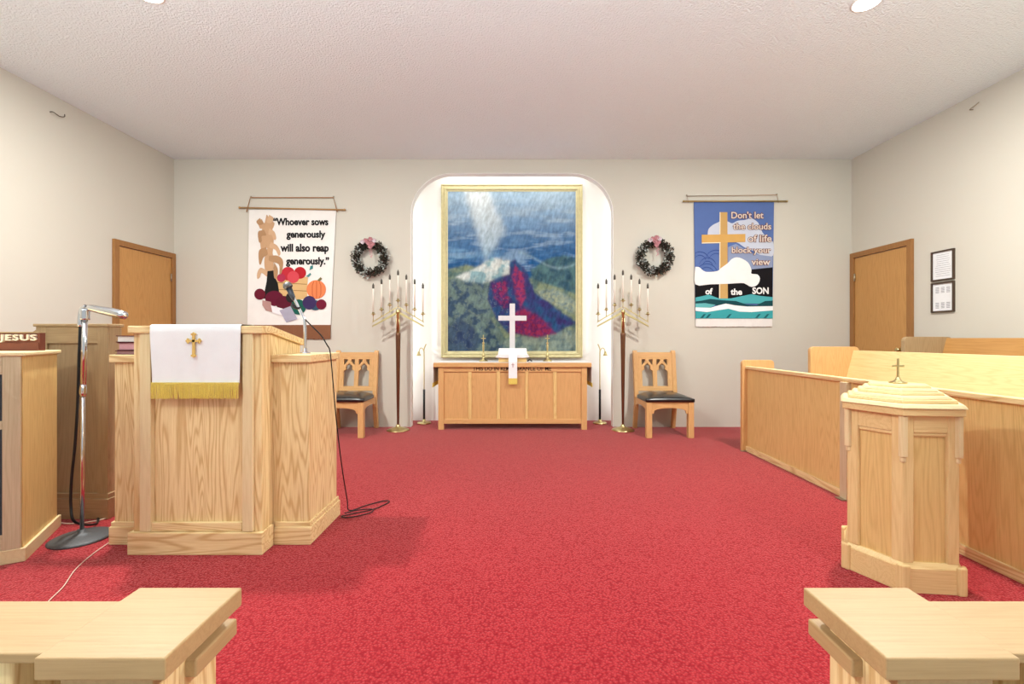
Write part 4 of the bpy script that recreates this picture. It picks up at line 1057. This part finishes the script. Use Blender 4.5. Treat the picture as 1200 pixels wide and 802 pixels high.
for i, (r0, r1, dz) in enumerate(((.228, .222, .016), (.208, .196, .014), (.182, .172, .014), (.158, .146, .014), (.134, .124, .012))):
    hexlayer('lid_tier', r0, r1, zz, zz + dz, wood('pale', 'x') if i % 2 else fx, .004); zz += dz
sm(MB()).lathe([(.036, 0), (.036, .005), (.016, .012), (.01, .022), (.009, .03)], (0, 0, zz), 20).build('handle_base', M_BRASS, FN, world=False)
MB().box(-.004, .004, -.004, .004, zz + .025, zz + .115).box(-.027, .027, -.004, .004, zz + .075, zz + .084).build('handle_cross', M_BRASS, FN, .002, world=False)

# ================================================================ CHOIR SCREEN AND PEWS (right)
CS = thing('choir_screen', 'long oak choir screen running along the right side behind the font', 'screen', (2.25, 2.8, 0))
ZC = .808
gz3, gy3 = wood('gold', 'z'), wood('gold', 'y')
for ya, yb_ in ((1.1, 2.995), (3.055, 4.325)):
    MB().box(2.238, 2.258, ya, yb_, .0, ZC - .03).build('panel', gz3, CS)
    MB().box(2.222, 2.238, ya, yb_, .0, .05).build('bottom_rail', wood('oak', 'y'), CS, .003)
MB().box(2.215, 2.27, 1.1, 4.325, ZC - .028, ZC).build('top_rail', wood('oak', 'y'), CS, .004)
MB().box(2.200, 2.2375, 2.995, 3.055, 0, ZC - .028).build('joining_post', wood('greyoak', 'z'), CS, .003)
def rounded(x0, x1, z1, r=.035):
    return [(x0, 0), (x1, 0)] + [(x1 - r + r * math.sin(R(90 - a)), z1 - r + r * math.cos(R(90 - a))) for a in (0, 30, 60, 90)] + [(x0 + r - r * math.sin(R(a)), z1 - r + r * math.cos(R(a))) for a in (0, 30, 60, 90)]
MB().prism(rounded(2.19, 2.495, .866), 4.325, 4.365, 'y').build('end_panel', wood('altar', 'z'), CS, .004)
MB().box(2.17, 2.25, 4.30, 4.325, 0, .008).build('foot_bracket', M_STEEL, CS, .001)
MB().box(2.17, 2.20, 2.99, 3.06, 0.0, .008).build('foot_bracket', M_STEEL, CS, .001)
def pew(label, x0, x1, z1, zf, ys, ye, tone, dz_back):
    t = thing('pew', label, 'pew', ((x0 + x1) / 2, (ys + ye) / 2, zf), 0, 'choir pews')
    for y in (ye, ys):
        pr = [(x, z if z > 0 else zf) for x, z in rounded(x0, x1, z1, .04)]
        MB().prism(pr, y, y + .04, 'y').build('end_panel', wood('altar' if tone == 'font' else 'brown', 'z'), t, .004)
    xb = x1 - .03
    MB().prism([(xb - .17, zf + .42), (xb - .15, zf + .42), (xb + .0, z1 - dz_back), (xb - .03, z1 - dz_back)], ys + .04, ye, 'y' if False else 'y').build('back_rest', wood(tone, 'y'), t, .004)
    MB().box(x0 + .02, xb - .15, ys + .04, ye, zf + .39, zf + .42).build('seat', wood(tone, 'y'), t, .004)
    MB().box(x0 + .10, x0 + .12, ys + .04, ye, zf, zf + .39).build('seat_support', wood(tone, 'y'), t)
# (pew back: prism in x,z extruded along y)
pew('oak pew with rounded end panel directly behind the choir screen', 2.835, 3.30, .993, 0, 1.3, 4.32, 'font', .035)
pew('darker oak pew against the right wall behind the first choir pew', 3.625, 4.07, 1.087, .13, 1.3, 4.20, 'door', .012)
tag(MB().box(3.40, XR - .002, 1.2, 4.40, 0, .13).build('choir_platform', M_CARPET, None, .004), 'low red carpeted step under the rear choir pew', 'platform')

# ================================================================ FOREGROUND RAILS
def rail(s, xi, xo, label):
    t = thing('communion_rail', label, 'rail', (s * (xi + xo) / 2, .68, 0), 0, 'communion rails')
    X = lambda a, b_: sorted((s * a, s * b_))
    pxm, pym = wood('rail', 'x'), wood('rail', 'y')
    a, b_ = X(xi, xo); MB().box(a, b_, .597, .768, .62, .65).build('cap', pxm, t, .0025)
    a, b_ = X(xi + .028, xo - .02); MB().box(a, b_, .612, .765, .596, .62).build('spacer', pym, t, .002)
    a, b_ = X(xi + .014, xo - .02); MB().box(a, b_, .676, .778, .565, .592).build('lower_board', pym, t, .003)
    a, b_ = X(xi + .030, xo - .02); MB().box(a, b_, .615, .748, 0, .596).build('post', wood('oak', 'z'), t, .003)
    a, b_ = X(xo, 2.1); MB().box(a, b_, .612, .736, .632, .6455).build('long_shelf', pxm, t, .002)
    for q in (xo + .055, 1.35, 2.03):
        a, b_ = X(q, q + .07); MB().box(a, b_, .622, .70, 0, .632).build('shelf_post', wood('oak', 'z'), t, .003)
    a, b_ = X(xo - .02, 2.1); MB().box(a, b_, .700, .718, .28, .6).build('rail_shade_panel', wood('brown', 'x'), t, .002)  # brown tone paints in the shade below the shelf
rail(-1, .4555, .6285, 'pale oak communion rail with worn square end at the lower left')
rail(1, .4915, .6680, 'pale oak communion rail with square end at the lower right')

# ================================================================ SMALL WALL THINGS
def notice(zlo, zhi, label, kind):
    X = XR; t = thing('framed_notice', label, 'picture frame', (X - .01, 4.337, (zlo + zhi) / 2), 0, 'framed notices')
    ya, yb_ = 4.222, 4.452
    w2 = .014
    m = MB().box(X - .02, X, ya, ya + w2, zlo, zhi).box(X - .02, X, yb_ - w2, yb_, zlo, zhi).box(X - .02, X, ya + w2, yb_ - w2, zlo, zlo + w2).box(X - .02, X, ya + w2, yb_ - w2, zhi - w2, zhi)
    m.build('frame', M_DKWOOD, t, .001)
    MB().box(X - .008, X - .001, ya + w2, yb_ - w2, zlo + w2, zhi - w2).build('paper', plain('notice_paper', (232, 234, 236), .5, 0, .02), t)
    ink = plain('faint_ink', (150, 152, 160), .7); pr = MB(); r_ = random.Random(4)
    if kind == 0:
        for k in range(11):
            z = zhi - .04 - k * .02; L = r_.uniform(.12, .16); pr.box(X - .0092, X - .008, 4.337 - L / 2, 4.337 + L / 2, z - .003, z)
    else:
        for i in range(3):
            for z0_ in (zhi - .10, zlo + .04):
                for q in range(5): pr.box(X - .0092, X - .008, 4.265 + i * .055, 4.265 + i * .055 + .035, z0_ + q * .012, z0_ + q * .012 + .005)
    pr.build('print', ink, t)
notice(1.625, 1.912, 'upper dark framed notice with printed lines on the right wall', 0)
notice(1.322, 1.609, 'lower dark framed sheet with small blocks on the right wall', 1)
hk = sm(MB()).tube(spline([(XL, 4.03, 3.08), (XL + .03, 4.03, 3.078), (XL + .035, 4.08, 3.066), (XL + .03, 4.13, 3.085), (XL + .028, 4.135, 3.11)], 5), .004, 6).build('wall_hook', M_DKWOOD)
tag(hk, 'small dark hook high on the left wall', 'hook')
hk = sm(MB()).tube(spline([(XR, 4.06, 3.115), (XR - .03, 4.06, 3.115), (XR - .03, 4.02, 3.125), (XR - .03, 3.98, 3.14)], 5), .004, 6).build('wall_hook', M_STEEL)
tag(hk, 'small pale hook high on the right wall', 'hook')
